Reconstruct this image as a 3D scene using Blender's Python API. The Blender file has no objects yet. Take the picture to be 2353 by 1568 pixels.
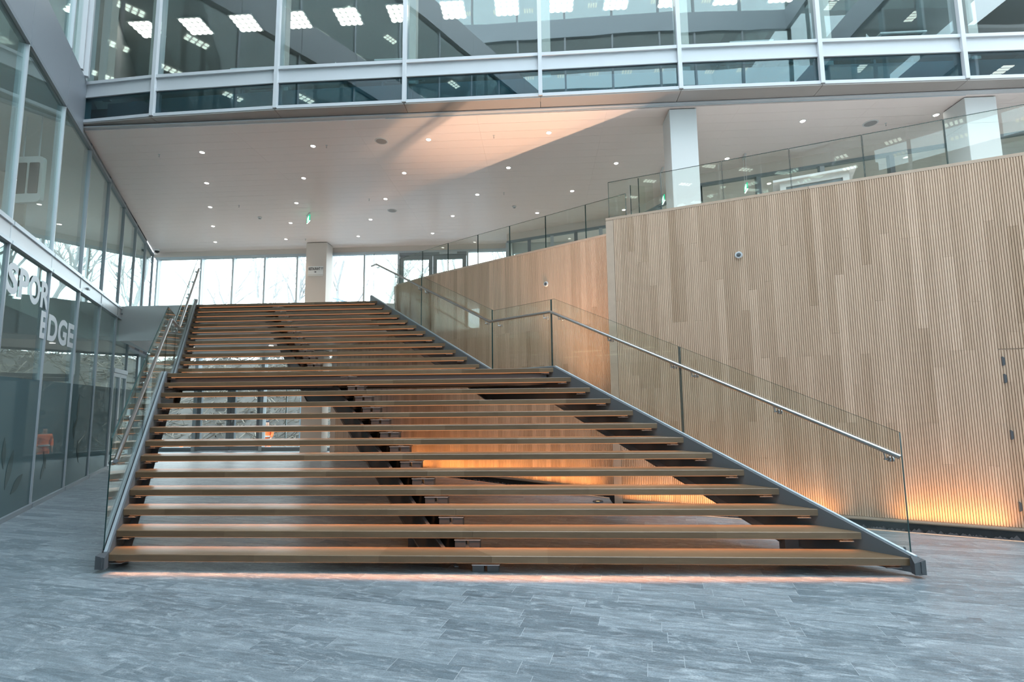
import bpy, bmesh, math, random
from mathutils import Vector, Matrix
random.seed(7)
SC = bpy.context.scene
COL = SC.collection
V = Vector

# ------------------------------------------------------------------ camera
cam = bpy.data.cameras.new('camera')
cam.sensor_width = 36.0
cam.lens = 18.06
cam.clip_start, cam.clip_end = 0.05, 400
camo = bpy.data.objects.new('camera', cam)
COL.objects.link(camo)
_w = V((-0.0524, 0.9925, 0.1102)).normalized()
_yaw, _pit, _rol = 0.0528, 0.1104, -0.0112
_w = V((-math.sin(_yaw)*math.cos(_pit), math.cos(_yaw)*math.cos(_pit), math.sin(_pit)))
_r0 = V((math.cos(_yaw), math.sin(_yaw), 0)); _u0 = _r0.cross(_w)
_r = math.cos(_rol)*_r0 + math.sin(_rol)*_u0
_u = -math.sin(_rol)*_r0 + math.cos(_rol)*_u0
CAM = V((0, -5.114, 1.674))
M = Matrix((( _r.x, _u.x, -_w.x, CAM.x), (_r.y, _u.y, -_w.y, CAM.y), (_r.z, _u.z, -_w.z, CAM.z), (0, 0, 0, 1)))
camo.matrix_world = M
SC.camera = camo

# ------------------------------------------------------------------ world, exposure
SC.view_settings.view_transform = 'Standard'
SC.view_settings.look = 'None'
SC.view_settings.gamma = 1.0
SC.view_settings.use_curve_mapping = False
SC.view_settings.exposure = -0.25
SKY = 9.0
WARM = (1.0, 0.42, 0.18)
world = bpy.data.worlds.new('overcast_sky')
SC.world = world
world.use_nodes = True
_nt = world.node_tree
_bg = _nt.nodes['Background']
_bg.inputs['Color'].default_value = (0.78, 0.895, 1.0, 1)
_bg.inputs['Strength'].default_value = SKY
SC.cycles.max_bounces = 8
SC.cycles.adaptive_threshold = .015
SC.cycles.diffuse_bounces = 3
SC.cycles.glossy_bounces = 4
SC.cycles.transparent_max_bounces = 40
SC.cycles.caustics_reflective = False
SC.cycles.caustics_refractive = False
SC.cycles.sample_clamp_indirect = 6.0

# ------------------------------------------------------------------ helpers
class MB:
    """collects polygons (each with a tint) and links them as one mesh object"""
    def __init__(s): s.v = []; s.f = []; s.t = []; s.mi = []
    def face(s, pts, t=0.5, mi=0):
        n = len(s.v); s.v += [tuple(p) for p in pts]; s.f.append(tuple(range(n, n+len(pts)))); s.t.append(t); s.mi.append(mi)
    def hexa(s, p, t=0.5, mi=0):
        n = len(s.v); s.v += [tuple(q) for q in p]
        for f in ((3,2,1,0),(4,5,6,7),(0,1,5,4),(1,2,6,5),(2,3,7,6),(3,0,4,7)):
            s.f.append(tuple(n+i for i in f)); s.t.append(t); s.mi.append(mi)
        return s
    def box(s, x0, y0, z0, x1, y1, z1, t=0.5, mi=0):
        return s.hexa([(x0,y0,z0),(x1,y0,z0),(x1,y1,z0),(x0,y1,z0),(x0,y0,z1),(x1,y0,z1),(x1,y1,z1),(x0,y1,z1)], t, mi)
    def prism(s, poly, z0, z1, t=0.5, mi=0):
        """vertical extrusion of a counter-clockwise polygon"""
        n = len(s.v); k = len(poly)
        s.v += [(p[0],p[1],z0) for p in poly] + [(p[0],p[1],z1) for p in poly]
        s.f.append(tuple(n+i for i in reversed(range(k)))); s.f.append(tuple(n+k+i for i in range(k)))
        for i in range(k):
            j = (i+1) % k; s.f.append((n+i, n+j, n+k+j, n+k+i))
        s.t += [t]*(k+2); s.mi += [mi]*(k+2)
        return s
    def sheet(s, poly, off, t=0.5, mi=0):
        """any planar polygon given a thickness vector"""
        n = len(s.v); k = len(poly); o = V(off)
        a = [V(p) for p in poly]
        s.v += [tuple(p) for p in a] + [tuple(p+o) for p in a]
        s.f.append(tuple(n+i for i in reversed(range(k)))); s.f.append(tuple(n+k+i for i in range(k)))
        for i in range(k):
            j = (i+1) % k; s.f.append((n+i, n+j, n+k+j, n+k+i))
        s.t += [t]*(k+2); s.mi += [mi]*(k+2)
        return s
    def bar(s, a, b, w, h, up=(0,0,1), t=0.5, mi=0):
        a, b = V(a), V(b); d = (b-a).normalized(); sd = d.cross(V(up))
        if sd.length < 1e-5: sd = V((1,0,0))
        sd.normalize(); up2 = sd.cross(d)
        o = [(-1,-1),(1,-1),(1,1),(-1,1)]
        P = [a+sd*(w/2*i)+up2*(h/2*j) for i,j in o] + [b+sd*(w/2*i)+up2*(h/2*j) for i,j in o]
        return s.hexa([P[0],P[1],P[2],P[3],P[4],P[5],P[6],P[7]], t, mi)
    def tube(s, path, r, n=10, caps=True, t=0.5, mi=0):
        path = [V(p) for p in path]
        rs = r if isinstance(r, (list,tuple)) else [r]*len(path)
        base = len(s.v)
        ref = None
        for i, p in enumerate(path):
            if i == 0: d = path[1]-p
            elif i == len(path)-1: d = p-path[i-1]
            else: d = (path[i+1]-p).normalized() + (p-path[i-1]).normalized()
            d.normalize()
            if ref is None: ref = V((0,0,1)) if abs(d.z) < .9 else V((1,0,0))
            a = d.cross(ref)
            if a.length < 1e-4: a = d.cross(V((0,1,0)))
            a.normalize(); b = a.cross(d); ref = b
            sc = 1.0
            if 0 < i < len(path)-1:
                c = (path[i+1]-p).normalized().dot(d); sc = 1/max(c, .5)
            for k in range(n):
                an = 2*math.pi*k/n
                s.v.append(tuple(p + a*(math.cos(an)*rs[i]*sc) + b*(math.sin(an)*rs[i]*sc)))
        for i in range(len(path)-1):
            for k in range(n):
                k2 = (k+1) % n
                s.f.append((base+i*n+k, base+(i+1)*n+k, base+(i+1)*n+k2, base+i*n+k2)); s.t.append(t); s.mi.append(mi)
        if caps:
            s.f.append(tuple(base+k for k in range(n))); s.t.append(t); s.mi.append(mi)
            s.f.append(tuple(base+(len(path)-1)*n+k for k in reversed(range(n)))); s.t.append(t); s.mi.append(mi)
        return s
    def lathe(s, c, prof, axis=(0,0,1), n=20, t=0.5, mi=0):
        """prof = [(radius, along)], revolved round axis at c"""
        c = V(c); ax = V(axis).normalized(); a = ax.cross(V((0,1,0)) if abs(ax.y) < .9 else V((1,0,0))).normalized(); b = ax.cross(a)
        base = len(s.v)
        for r, h in prof:
            for k in range(n):
                an = 2*math.pi*k/n
                s.v.append(tuple(c + ax*h + a*(math.cos(an)*r) + b*(math.sin(an)*r)))
        for i in range(len(prof)-1):
            for k in range(n):
                k2 = (k+1) % n
                s.f.append((base+i*n+k, base+i*n+k2, base+(i+1)*n+k2, base+(i+1)*n+k)); s.t.append(t); s.mi.append(mi)
        s.f.append(tuple(base+k for k in reversed(range(n)))); s.t.append(t); s.mi.append(mi)
        m = base+(len(prof)-1)*n
        s.f.append(tuple(m+k for k in range(n))); s.t.append(t); s.mi.append(mi)
        return s
    def build(s, name, mat, parent=None, smooth=False, kind=None, label=None):
        o = V((0,0,0))
        if parent is not None: o = V(parent['_o']) if '_o' in parent else V((0,0,0))
        me = bpy.data.meshes.new(name)
        me.from_pydata([(p[0]-o.x, p[1]-o.y, p[2]-o.z) for p in s.v], [], s.f)
        mats = mat if isinstance(mat, (list,tuple)) else [mat]
        for m in mats: me.materials.append(m)
        at = me.attributes.new('tint', 'FLOAT', 'FACE')
        at.data.foreach_set('value', s.t)
        if len(mats) > 1: me.polygons.foreach_set('material_index', s.mi)
        if smooth:
            me.polygons.foreach_set('use_smooth', [True]*len(me.polygons))
            try: me.set_sharp_from_angle(angle=math.radians(40))
            except Exception: pass
        me.update()
        ob = bpy.data.objects.new(name, me)
        COL.objects.link(ob)
        if parent is not None:
            ob.parent = parent
            ob['_o'] = tuple(o)
        if kind: ob['kind'] = kind
        if label: ob['label'] = label
        return ob

def tag(o, label=None, cat=None, group=None, kind=None):
    if label: o['label'] = label
    if cat: o['category'] = cat
    if group: o['group'] = group
    if kind: o['kind'] = kind
    return o
def empty(name, loc=(0,0,0), label=None, cat=None, group=None, kind=None):
    o = bpy.data.objects.new(name, None); COL.objects.link(o)
    o.location = loc; o['_o'] = tuple(loc); o.empty_display_size = .2
    return tag(o, label, cat, group, kind)
def copy_tree(o, loc):
    """a copy of a thing and of each of its parts (sharing mesh data), set down at loc"""
    def cp(s, par):
        c = s.copy(); COL.objects.link(c); c.parent = par
        for ch in kids.get(s, []): cp(ch, c)
        return c
    kids = {}
    for q in bpy.data.objects:
        if q.parent: kids.setdefault(q.parent, []).append(q)
    c = cp(o, None); c.location = loc
    return c

# ------------------------------------------------------------------ materials
def newmat(name):
    m = bpy.data.materials.new(name); m.use_nodes = True
    nt = m.node_tree; nt.nodes.clear()
    return m, nt, nt.nodes, nt.links
def plain(name, col, rough=.5, metal=0.0, spec=.5, noise=0.0, nscale=6.0, bump=0.0):
    m, nt, N, L = newmat(name)
    out = N.new('ShaderNodeOutputMaterial'); b = N.new('ShaderNodeBsdfPrincipled')
    b.inputs['Base Color'].default_value = (*col, 1); b.inputs['Roughness'].default_value = rough
    b.inputs['Metallic'].default_value = metal; b.inputs['Specular IOR Level'].default_value = spec
    if noise or bump:
        g = N.new('ShaderNodeNewGeometry'); n = N.new('ShaderNodeTexNoise'); n.inputs['Scale'].default_value = nscale; n.inputs['Detail'].default_value = 4
        L.new(g.outputs['Position'], n.inputs['Vector'])
        if noise:
            r = N.new('ShaderNodeMapRange'); r.inputs[3].default_value = 1-noise; r.inputs[4].default_value = 1+noise
            L.new(n.outputs['Fac'], r.inputs[0])
            mx = N.new('ShaderNodeMix'); mx.data_type = 'RGBA'; mx.blend_type = 'MULTIPLY'; mx.inputs['Factor'].default_value = 1
            mx.inputs[6].default_value = (*col, 1); L.new(r.outputs[0], mx.inputs[7]); L.new(mx.outputs[2], b.inputs['Base Color'])
        if bump:
            bp = N.new('ShaderNodeBump'); bp.inputs['Strength'].default_value = bump; bp.inputs['Distance'].default_value = .01
            L.new(n.outputs['Fac'], bp.inputs['Height']); L.new(bp.outputs[0], b.inputs['Normal'])
    L.new(b.outputs[0], out.inputs[0])
    return m
def emit(name, col, st):
    m, nt, N, L = newmat(name)
    out = N.new('ShaderNodeOutputMaterial'); e = N.new('ShaderNodeEmission')
    e.inputs['Color'].default_value = (*col, 1); e.inputs['Strength'].default_value = st
    L.new(e.outputs[0], out.inputs[0])
    return m
def glass(name, tint, f0=.045, rough=0.0, haze=0.0, hazecol=(.5,.55,.55), bumpy=0.0):
    """thin architectural glass: tinted see-through, mirror reflection rising towards grazing angles"""
    m, nt, N, L = newmat(name)
    out = N.new('ShaderNodeOutputMaterial'); tr = N.new('ShaderNodeBsdfTransparent'); gl = N.new('ShaderNodeBsdfGlossy')
    tr.inputs['Color'].default_value = (*tint, 1); gl.inputs['Roughness'].default_value = rough; gl.inputs['Color'].default_value = (.95,1,.98,1)
    lw = N.new('ShaderNodeLayerWeight'); lw.inputs['Blend'].default_value = .5
    p = N.new('ShaderNodeMath'); p.operation = 'POWER'; p.inputs[1].default_value = 5
    L.new(lw.outputs['Facing'], p.inputs[0])
    r = N.new('ShaderNodeMapRange'); r.inputs[3].default_value = f0; r.inputs[4].default_value = .95
    L.new(p.outputs[0], r.inputs[0])
    mx = N.new('ShaderNodeMixShader'); L.new(r.outputs[0], mx.inputs[0]); L.new(tr.outputs[0], mx.inputs[1]); L.new(gl.outputs[0], mx.inputs[2])
    if bumpy:
        g = N.new('ShaderNodeNewGeometry'); n = N.new('ShaderNodeTexNoise'); n.inputs['Scale'].default_value = .7; n.inputs['Detail'].default_value = 1
        L.new(g.outputs['Position'], n.inputs['Vector'])
        bp = N.new('ShaderNodeBump'); bp.inputs['Strength'].default_value = bumpy; bp.inputs['Distance'].default_value = .05
        L.new(n.outputs['Fac'], bp.inputs['Height']); L.new(bp.outputs[0], gl.inputs['Normal'])
    last = mx
    if haze:
        d = N.new('ShaderNodeBsdfDiffuse'); d.inputs['Color'].default_value = (*hazecol, 1)
        m2 = N.new('ShaderNodeMixShader'); m2.inputs[0].default_value = haze
        L.new(mx.outputs[0], m2.inputs[1]); L.new(d.outputs[0], m2.inputs[2]); last = m2
    L.new(last.outputs[0], out.inputs[0])
    return m
def grained(name, lo, hi, rough, scale, rotz=0.0, vein=.35, spec=.4, bump=.15, blocks=0.0, veincol=None, veinlo=.62, tintpow=1.0, fine=1.0):
    """tint (per piece) picks a shade between lo and hi; streaky noise along the piece gives the grain"""
    m, nt, N, L = newmat(name)
    out = N.new('ShaderNodeOutputMaterial'); b = N.new('ShaderNodeBsdfPrincipled')
    b.inputs['Roughness'].default_value = rough; b.inputs['Specular IOR Level'].default_value = spec
    g = N.new('ShaderNodeNewGeometry'); a = N.new('ShaderNodeAttribute'); a.attribute_name = 'tint'
    mp = N.new('ShaderNodeMapping'); mp.vector_type = 'POINT'
    mp.inputs['Rotation'].default_value = (0,0,rotz); mp.inputs['Scale'].default_value = scale
    # rotate first, then scale
    r0 = N.new('ShaderNodeVectorRotate'); r0.rotation_type = 'Z_AXIS'; r0.inputs['Angle'].default_value = rotz
    mp.inputs['Rotation'].default_value = (0,0,0)
    L.new(g.outputs['Position'], r0.inputs['Vector']); L.new(r0.outputs[0], mp.inputs['Vector'])
    mul = N.new('ShaderNodeMath'); mul.operation = 'MULTIPLY'; mul.inputs[1].default_value = 137.0; L.new(a.outputs['Fac'], mul.inputs[0])
    ad = N.new('ShaderNodeVectorMath'); ad.operation = 'ADD'; L.new(mp.outputs[0], ad.inputs[0]); L.new(mul.outputs[0], ad.inputs[1])
    n1 = N.new('ShaderNodeTexNoise'); n1.inputs['Scale'].default_value = 1.0; n1.inputs['Detail'].default_value = 6; n1.inputs['Roughness'].default_value = .62; n1.inputs['Distortion'].default_value = .6
    L.new(ad.outputs[0], n1.inputs['Vector'])
    fac = a.outputs['Fac']
    if blocks:
        # glued laminated wood: shade steps along x
        sx = N.new('ShaderNodeSeparateXYZ'); L.new(g.outputs['Position'], sx.inputs[0])
        q = N.new('ShaderNodeMath'); q.operation = 'MULTIPLY_ADD'; q.inputs[1].default_value = blocks; L.new(sx.outputs[0], q.inputs[0]); L.new(mul.outputs[0], q.inputs[2])
        fl = N.new('ShaderNodeMath'); fl.operation = 'FLOOR'; L.new(q.outputs[0], fl.inputs[0])
        wn = N.new('ShaderNodeTexWhiteNoise'); wn.noise_dimensions = '1D'; L.new(fl.outputs[0], wn.inputs['W'])
        fac = wn.outputs['Value']
    mx = N.new('ShaderNodeMix'); mx.data_type = 'RGBA'; mx.inputs[6].default_value = (*lo,1); mx.inputs[7].default_value = (*hi,1)
    L.new(fac, mx.inputs['Factor'])
    rr = N.new('ShaderNodeMapRange'); rr.inputs[1].default_value = .25; rr.inputs[2].default_value = .75; rr.inputs[3].default_value = 1-vein; rr.inputs[4].default_value = 1+vein
    L.new(n1.outputs['Fac'], rr.inputs[0])
    m2 = N.new('ShaderNodeMix'); m2.data_type = 'RGBA'; m2.blend_type = 'MULTIPLY'; m2.inputs['Factor'].default_value = 1
    L.new(mx.outputs[2], m2.inputs[6]); L.new(rr.outputs[0], m2.inputs[7])
    last = m2.outputs[2]
    if veincol:
        n2 = N.new('ShaderNodeTexNoise'); n2.inputs['Scale'].default_value = .55; n2.inputs['Detail'].default_value = 8; n2.inputs['Roughness'].default_value = .7; n2.inputs['Distortion'].default_value = 1.2
        L.new(ad.outputs[0], n2.inputs['Vector'])
        r2 = N.new('ShaderNodeMapRange'); r2.inputs[1].default_value = veinlo; r2.inputs[2].default_value = veinlo+.14; L.new(n2.outputs['Fac'], r2.inputs[0])
        m3 = N.new('ShaderNodeMix'); m3.data_type = 'RGBA'; m3.inputs[7].default_value = (*veincol,1)
        L.new(r2.outputs[0], m3.inputs['Factor']); L.new(last, m3.inputs[6]); last = m3.outputs[2]
    L.new(last, b.inputs['Base Color'])
    if bump:
        bp = N.new('ShaderNodeBump'); bp.inputs['Strength'].default_value = bump; bp.inputs['Distance'].default_value = .004
        L.new(n1.outputs['Fac'], bp.inputs['Height']); L.new(bp.outputs[0], b.inputs['Normal'])
    L.new(b.outputs[0], out.inputs[0])
    return m

TILE_ROT = -0.21
def stone_mat():
    """blue grey split slate: streaks along the plank, pale cloudy patches, fine speckle"""
    m, nt, N, L = newmat('stone_tile')
    out = N.new('ShaderNodeOutputMaterial'); b = N.new('ShaderNodeBsdfPrincipled'); b.inputs['Specular IOR Level'].default_value = .45
    g = N.new('ShaderNodeNewGeometry'); a = N.new('ShaderNodeAttribute'); a.attribute_name = 'tint'
    r0 = N.new('ShaderNodeVectorRotate'); r0.rotation_type = 'Z_AXIS'; r0.inputs['Angle'].default_value = -TILE_ROT
    L.new(g.outputs['Position'], r0.inputs['Vector'])
    mul = N.new('ShaderNodeMath'); mul.operation = 'MULTIPLY'; mul.inputs[1].default_value = 211.0; L.new(a.outputs['Fac'], mul.inputs[0])
    def noise(sx, sy, det, rough, dist, off=True):
        mp = N.new('ShaderNodeMapping'); mp.inputs['Scale'].default_value = (sx, sy, 1); L.new(r0.outputs[0], mp.inputs['Vector'])
        ad = N.new('ShaderNodeVectorMath'); ad.operation = 'ADD'; L.new(mp.outputs[0], ad.inputs[0])
        if off: L.new(mul.outputs[0], ad.inputs[1])
        n = N.new('ShaderNodeTexNoise'); n.inputs['Scale'].default_value = 1; n.inputs['Detail'].default_value = det; n.inputs['Roughness'].default_value = rough; n.inputs['Distortion'].default_value = dist
        L.new(ad.outputs[0], n.inputs['Vector']); return n
    def ramp(src, a0, a1, b0, b1):
        r = N.new('ShaderNodeMapRange'); r.inputs[1].default_value = a0; r.inputs[2].default_value = a1; r.inputs[3].default_value = b0; r.inputs[4].default_value = b1
        L.new(src, r.inputs[0]); return r
    def mix(fac, A, B, mode='MIX'):
        x = N.new('ShaderNodeMix'); x.data_type = 'RGBA'; x.blend_type = mode
        if isinstance(fac, float): x.inputs['Factor'].default_value = fac
        else: L.new(fac, x.inputs['Factor'])
        for sock, val in ((x.inputs[6], A), (x.inputs[7], B)):
            if isinstance(val, tuple): sock.default_value = (*val, 1)
            else: L.new(val, sock)
        return x.outputs[2]
    c = mix(a.outputs['Fac'], (.112,.147,.168), (.198,.240,.264))
    st = noise(2.6, 26, 7, .66, .9); pa = noise(4.5, 13, 8, .72, 1.3); gr = noise(95, 130, 3, .6, 0)
    c = mix(1.0, c, ramp(st.outputs['Fac'], .25, .75, .58, 1.42).outputs[0], 'MULTIPLY')
    c = mix(ramp(pa.outputs['Fac'], .50, .70, 0, .80).outputs[0], c, (.37,.42,.445))
    c = mix(ramp(pa.outputs['Fac'], .46, .28, 0, .55).outputs[0], c, (.055,.075,.088))
    c = mix(1.0, c, ramp(gr.outputs['Fac'], .25, .75, .72, 1.28).outputs[0], 'MULTIPLY')
    L.new(c, b.inputs['Base Color'])
    L.new(ramp(pa.outputs['Fac'], .3, .7, .34, .52).outputs[0], b.inputs['Roughness'])
    bp = N.new('ShaderNodeBump'); bp.inputs['Strength'].default_value = .35; bp.inputs['Distance'].default_value = .004
    L.new(st.outputs['Fac'], bp.inputs['Height']); L.new(bp.outputs[0], b.inputs['Normal'])
    L.new(b.outputs[0], out.inputs[0])
    return m
M_TILE = stone_mat()
M_GROUT = plain('grout', (.36,.40,.42), .8)
M_SLAT = grained('ash_slat', (.51,.338,.228), (.72,.505,.365), .5, (26,26,1.3), 0, vein=.10, spec=.3, bump=.05)
M_TRIMWOOD = grained('ash_trim', (.50,.355,.26), (.57,.42,.32), .5, (6,6,6), 0, vein=.08, bump=.05)
M_OAK = grained('smoked_oak', (.150,.096,.054), (.208,.138,.082), .32, (3.0,30,22), 0, vein=.18, spec=.45, bump=.06, blocks=.8)
M_STEEL = plain('grey_painted_steel', (.125,.135,.145), .45)
M_STEELDK = plain('dark_steel', (.085,.09,.098), .5)
M_CHAN = plain('pale_aluminium_channel', (.42,.48,.52), .35, metal=.3)
M_INOX = plain('brushed_stainless', (.38,.38,.38), .30, metal=1.0)
M_ALU = plain('pale_aluminium', (.50,.55,.58), .38, metal=.15)
M_ALU2 = plain('mid_aluminium', (.33,.36,.385), .38, metal=.15)
M_ALUW = plain('white_aluminium', (.55,.57,.59), .38)
M_ALUDK = plain('grey_aluminium', (.22,.25,.27), .4)
M_SPAND = plain('grey_spandrel_sheet', (.27,.30,.33), .42, metal=.2)
M_WHITE = plain('white_paint', (.68,.69,.68), .6)
M_CREAM = plain('cream_paint', (.68,.60,.54), .6)
M_UPFL = plain('pale_upper_floor', (.55,.51,.48), .5, noise=.08, nscale=3)
M_CEIL = plain('white_ceiling_sheet', (.86,.755,.715), .32, spec=.35)
M_BROWN = plain('bronze_soffit_sheet', (.36,.33,.31), .45)
M_BLACK = plain('black_plastic', (.02,.02,.022), .5)
M_INT = plain('grey_interior_wall', (.46,.455,.44), .8)
M_INTDK = plain('dark_interior_panel', (.12,.19,.22), .5)
M_CARPET = plain('grey_carpet', (.12,.125,.13), .95, noise=.15, nscale=40)
M_SPEAKER = plain('grey_speaker_mesh', (.36,.35,.35), .7, noise=.3, nscale=300)
M_GLASS = glass('clear_glass', (.93,.96,.94), .035)
M_BALGL = glass('balustrade_glass', (.945,.962,.94), .030)
M_GLEDGE = plain('green_glass_edge', (.018,.05,.048), .15)
M_FACGL = glass('facade_glass', (.82,.88,.88), .065, bumpy=.05)
M_LEFTGL = glass('left_facade_glass', (.84,.91,.90), .06, bumpy=.03)
M_LOWGL = glass('blue_tinted_glass', (.34,.52,.57), .07, bumpy=.05)
M_FROST = glass('frosted_film', (.30,.36,.37), .03, haze=.62, hazecol=(.135,.205,.22))
M_LEAF = glass('leaf_print', (.12,.15,.14), .02, haze=.75, hazecol=(.10,.14,.14))
M_LETTER = plain('grey_vinyl_letter', (.62,.66,.68), .6)
M_LED = emit('warm_led', (1.0,.42,.18), .72)
M_DOWN = emit('downlight_lens', (1.0,.93,.86), 22)
M_PANELLT = emit('office_light_cell', (1.0,.95,.87), 12.0)
M_WARMPANEL = emit('warm_office_light', (1.0,.80,.58), 3.5)
M_EXITG = emit('exit_green', (.02,.55,.28), 1.6)
M_EXITW = emit('exit_white', (.75,1.0,.9), 3.0)
M_SPOTLENS = emit('uplight_lens', (1.0,.6,.25), 3)
M_ROCK = plain('black_rock', (.03,.03,.033), .7, noise=.4, nscale=12, bump=.4)
M_SOIL = plain('brush_soil', (.055,.052,.047), .95, noise=.45, nscale=1.6, bump=.4)
M_STICK = grained('dry_brushwood', (.03,.026,.02), (.19,.17,.14), .9, (4,4,4), 0, vein=.2, bump=0)
M_BARK = plain('glare_paled_bark', (.42,.42,.42), .9, noise=.25, nscale=5)  # bark lightened to imitate the overexposed haze of the windows
M_ORANGE = plain('orange_workwear', (.95,.19,.05), .75)
M_REFLECT = plain('grey_reflective_band', (.55,.56,.56), .4)
M_NAVY = plain('navy_knit', (.02,.03,.055), .9)
M_SKIN = plain('skin', (.55,.34,.25), .6)
M_REDW = plain('red_sign', (.75,.05,.04), .5)
M_PAPER = plain('white_paper', (.8,.8,.78), .7)
M_TERR = plain('blue_grey_terrace', (.42,.55,.66), .6)

# ------------------------------------------------------------------ shared dimensions (metres)
Z2 = 4.125      # upper floor
ZC = 6.95       # hall ceiling
ZW = 4.60       # top of slatted walls
YB = 12.0       # back glazing
RISE, GO, LAND = .165, .2608, 1.338
XL0, XR0, XM0 = -4.329, 3.375, -.492
SL, SR, SM = -.594, -1.008, -.8225
def ty(i): return (i-1)*GO if i <= 13 else 12*GO + LAND + (i-14)*GO
def nose(y):   # height of nosing line
    if y <= 12*GO: return RISE + y*RISE/GO
    if y <= 12*GO + LAND: return 13*RISE
    return 14*RISE + (y-12*GO-LAND)*RISE/GO
Y13, Y14, Y25 = ty(13), ty(14), ty(25)
def xl(y): return XL0 + SL*y
def xr(y): return XR0 + SR*y
def xm(y): return XM0 + SM*y
def XLF(y): return -6.45 - .6*y                # left glass facade line
NEAR = [(1.14,3.2), (12.0,-1.144)]
FAR = [(1.9,3.55), (1.23,4.03), (-.31,5.14), (-1.29,5.84), (-2.4,6.65), (-3.63,7.7), (-5.0,9.15), (-6.4,10.8)]
def near_y(x): return 3.2 - .4*(x-1.14)
def far_y(x):
    P = FAR
    for (a,b),(c,d) in zip(P, P[1:]):
        if c <= x <= a: return b + (d-b)*(x-a)/(c-a)
    return P[0][1] if x > P[0][0] else P[-1][1] + (P[-1][0]-x)*1.18
FM = [(-8.771,3.851),(-7.24,3.731),(-4.803,3.65),(-2.379,3.634),(.102,3.607),(2.572,3.575),(4.999,3.59),(7.436,3.632),(9.87,3.68),(12.3,3.73)]
def clip(poly, a, b, c):
    """keep a*x+b*y <= c"""
    o = []
    for i in range(len(poly)):
        p, q = poly[i], poly[(i+1) % len(poly)]
        fp, fq = a*p[0]+b*p[1]-c, a*q[0]+b*q[1]-c
        if fp <= 0: o.append(p)
        if (fp < 0 < fq) or (fq < 0 < fp):
            t = fp/(fp-fq); o.append((p[0]+(q[0]-p[0])*t, p[1]+(q[1]-p[1])*t))
    return o
def area(p): return .5*sum(p[i][0]*p[(i+1)%len(p)][1]-p[(i+1)%len(p)][0]*p[i][1] for i in range(len(p)))
def project(p):
    d = V(p)-CAM; z = d.dot(_w)
    if z <= .1: return None
    return (1176.5+1180.5*d.dot(_r)/z, 784-1180.5*d.dot(_u)/z, z)

# ================================================================== FLOOR
TRO = .30   # trench width
floor_root = empty('floor', (0,0,0), 'grey slate plank floor of the entrance hall', 'floor', kind='structure')
fb = MB()
def floor_right(x):
    """front boundary of the floor at x on the wall side"""
    if x >= 1.12: return near_y(x) - TRO*1.077
    return far_y(x) - (TRO*1.25 if x > -3.2 else .02)
poly = [(-19,-14),(12,-14)]
xs = [12, 1.121]; 
for x in xs: poly.append((x, floor_right(x)))
for x in (1.119, -.31, -1.29, -2.4, -3.199): poly.append((x, floor_right(x)))
for x in (-3.201, -3.63, -5.0, -6.4): poly.append((x, floor_right(x)))
poly += [(-6.4, YB+.4), (-19, YB+.4)]
fb.prism(poly, -.25, -.0012)
fb.build('screed', M_GROUT, floor_root)
ux, uy = math.cos(TILE_ROT), math.sin(TILE_ROT)
tiles = []
RW, J = .158, .004
v = -22.0
row = 0
FB = [1.12,-.31,-1.29,-2.4,-3.2,-3.63,-5.0,-6.4]
while v < 18:
    u = -26 + random.random()*.9
    while u < 18:
        L = random.choice((.45,.6,.6,.75,.9,.9,1.05))
        c = (u+L/2, v+RW/2)
        cx, cy = c[0]*ux - c[1]*uy, c[0]*uy + c[1]*ux
        if cy < YB+.3 and cy > -6 and cx > XLF(cy)-.6 and cx < 9.5 and (cx > -6.6 or cy < YB+.3):
            q = [(u+J/2,v+J/2),(u+L-J/2,v+J/2),(u+L-J/2,v+RW-J/2),(u+J/2,v+RW-J/2)]
            w = [(a*ux-b*uy, a*uy+b*ux) for a,b in q]
            w = clip(w, -1, -.6, 6.40) if cx < XLF(cy)+.7 else w
            w = clip(w, 0, 1, YB-.06) if cy > YB-1 else w
            pieces = [w]
            if cy > floor_right(max(cx,-6.39))-1.2:
                pieces = []
                z = clip(w, -1, 0, -1.121)
                if len(z) > 2: pieces.append(clip(z, .4, 1, 3.2+.4*1.14-TRO*1.077))
                for a, b in zip(FB, FB[1:]):
                    z = clip(clip(w, 1, 0, a), -1, 0, -b)
                    if len(z) > 2:
                        ya, yb = floor_right(a-1e-4), floor_right(b+1e-4); s = (ya-yb)/(a-b)
                        pieces.append(clip(z, -s, 1, yb-s*b))
                z = clip(w, 1, 0, -6.4)
                if len(z) > 2: pieces.append(z)
            for z in pieces:
                if len(z) > 2 and area(z) > .004: tiles.append((z, (cx,cy)))
        u += L
    v += RW; row += 1
def tile_key(t):
    p = project((t[1][0], t[1][1], 0))
    if p is None or not (-60 < p[0] < 2413 and -60 < p[1] < 1628): return 1e9
    hid = 0
    return p[2]
tiles.sort(key=tile_key)
for k, (z, c) in enumerate(tiles[:300]):
    MB().prism(z, -.006, 0, random.random()).build('tile', M_TILE, floor_root)
rest = MB()
for z, c in tiles[300:]: rest.prism(z, -.006, 0, random.random())
rest.build('tile_field', M_TILE, floor_root, kind='stuff')
# trench along the slatted walls: trough, pale edge strip and black rock
tr = MB()
tr.prism([(1.14,2.5),(12,-2.0),(12,-.6),(1.14,3.5)], -.5, -.16)
tr.prism([(-3.3,6.4),(1.12,3.0),(1.9,4.0),(-3.3,8.0)], -.5, -.16)
tr.build('trench_bottom', M_ROCK, floor_root)
ed = MB()
e0 = [(1.15, floor_right(1.15)), (9.5, floor_right(9.5))]
ed.bar((*e0[0],-.01), (*e0[1],-.01), .05, .03)
fe = [(x, floor_right(x)) for x in (1.118,-.31,-1.29,-2.4,-3.19)]
for a, b in zip(fe, fe[1:]): ed.bar((*a,-.01), (*b,-.01), .05, .03)
ed.build('trench_edge', M_TRIMWOOD, floor_root)

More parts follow.
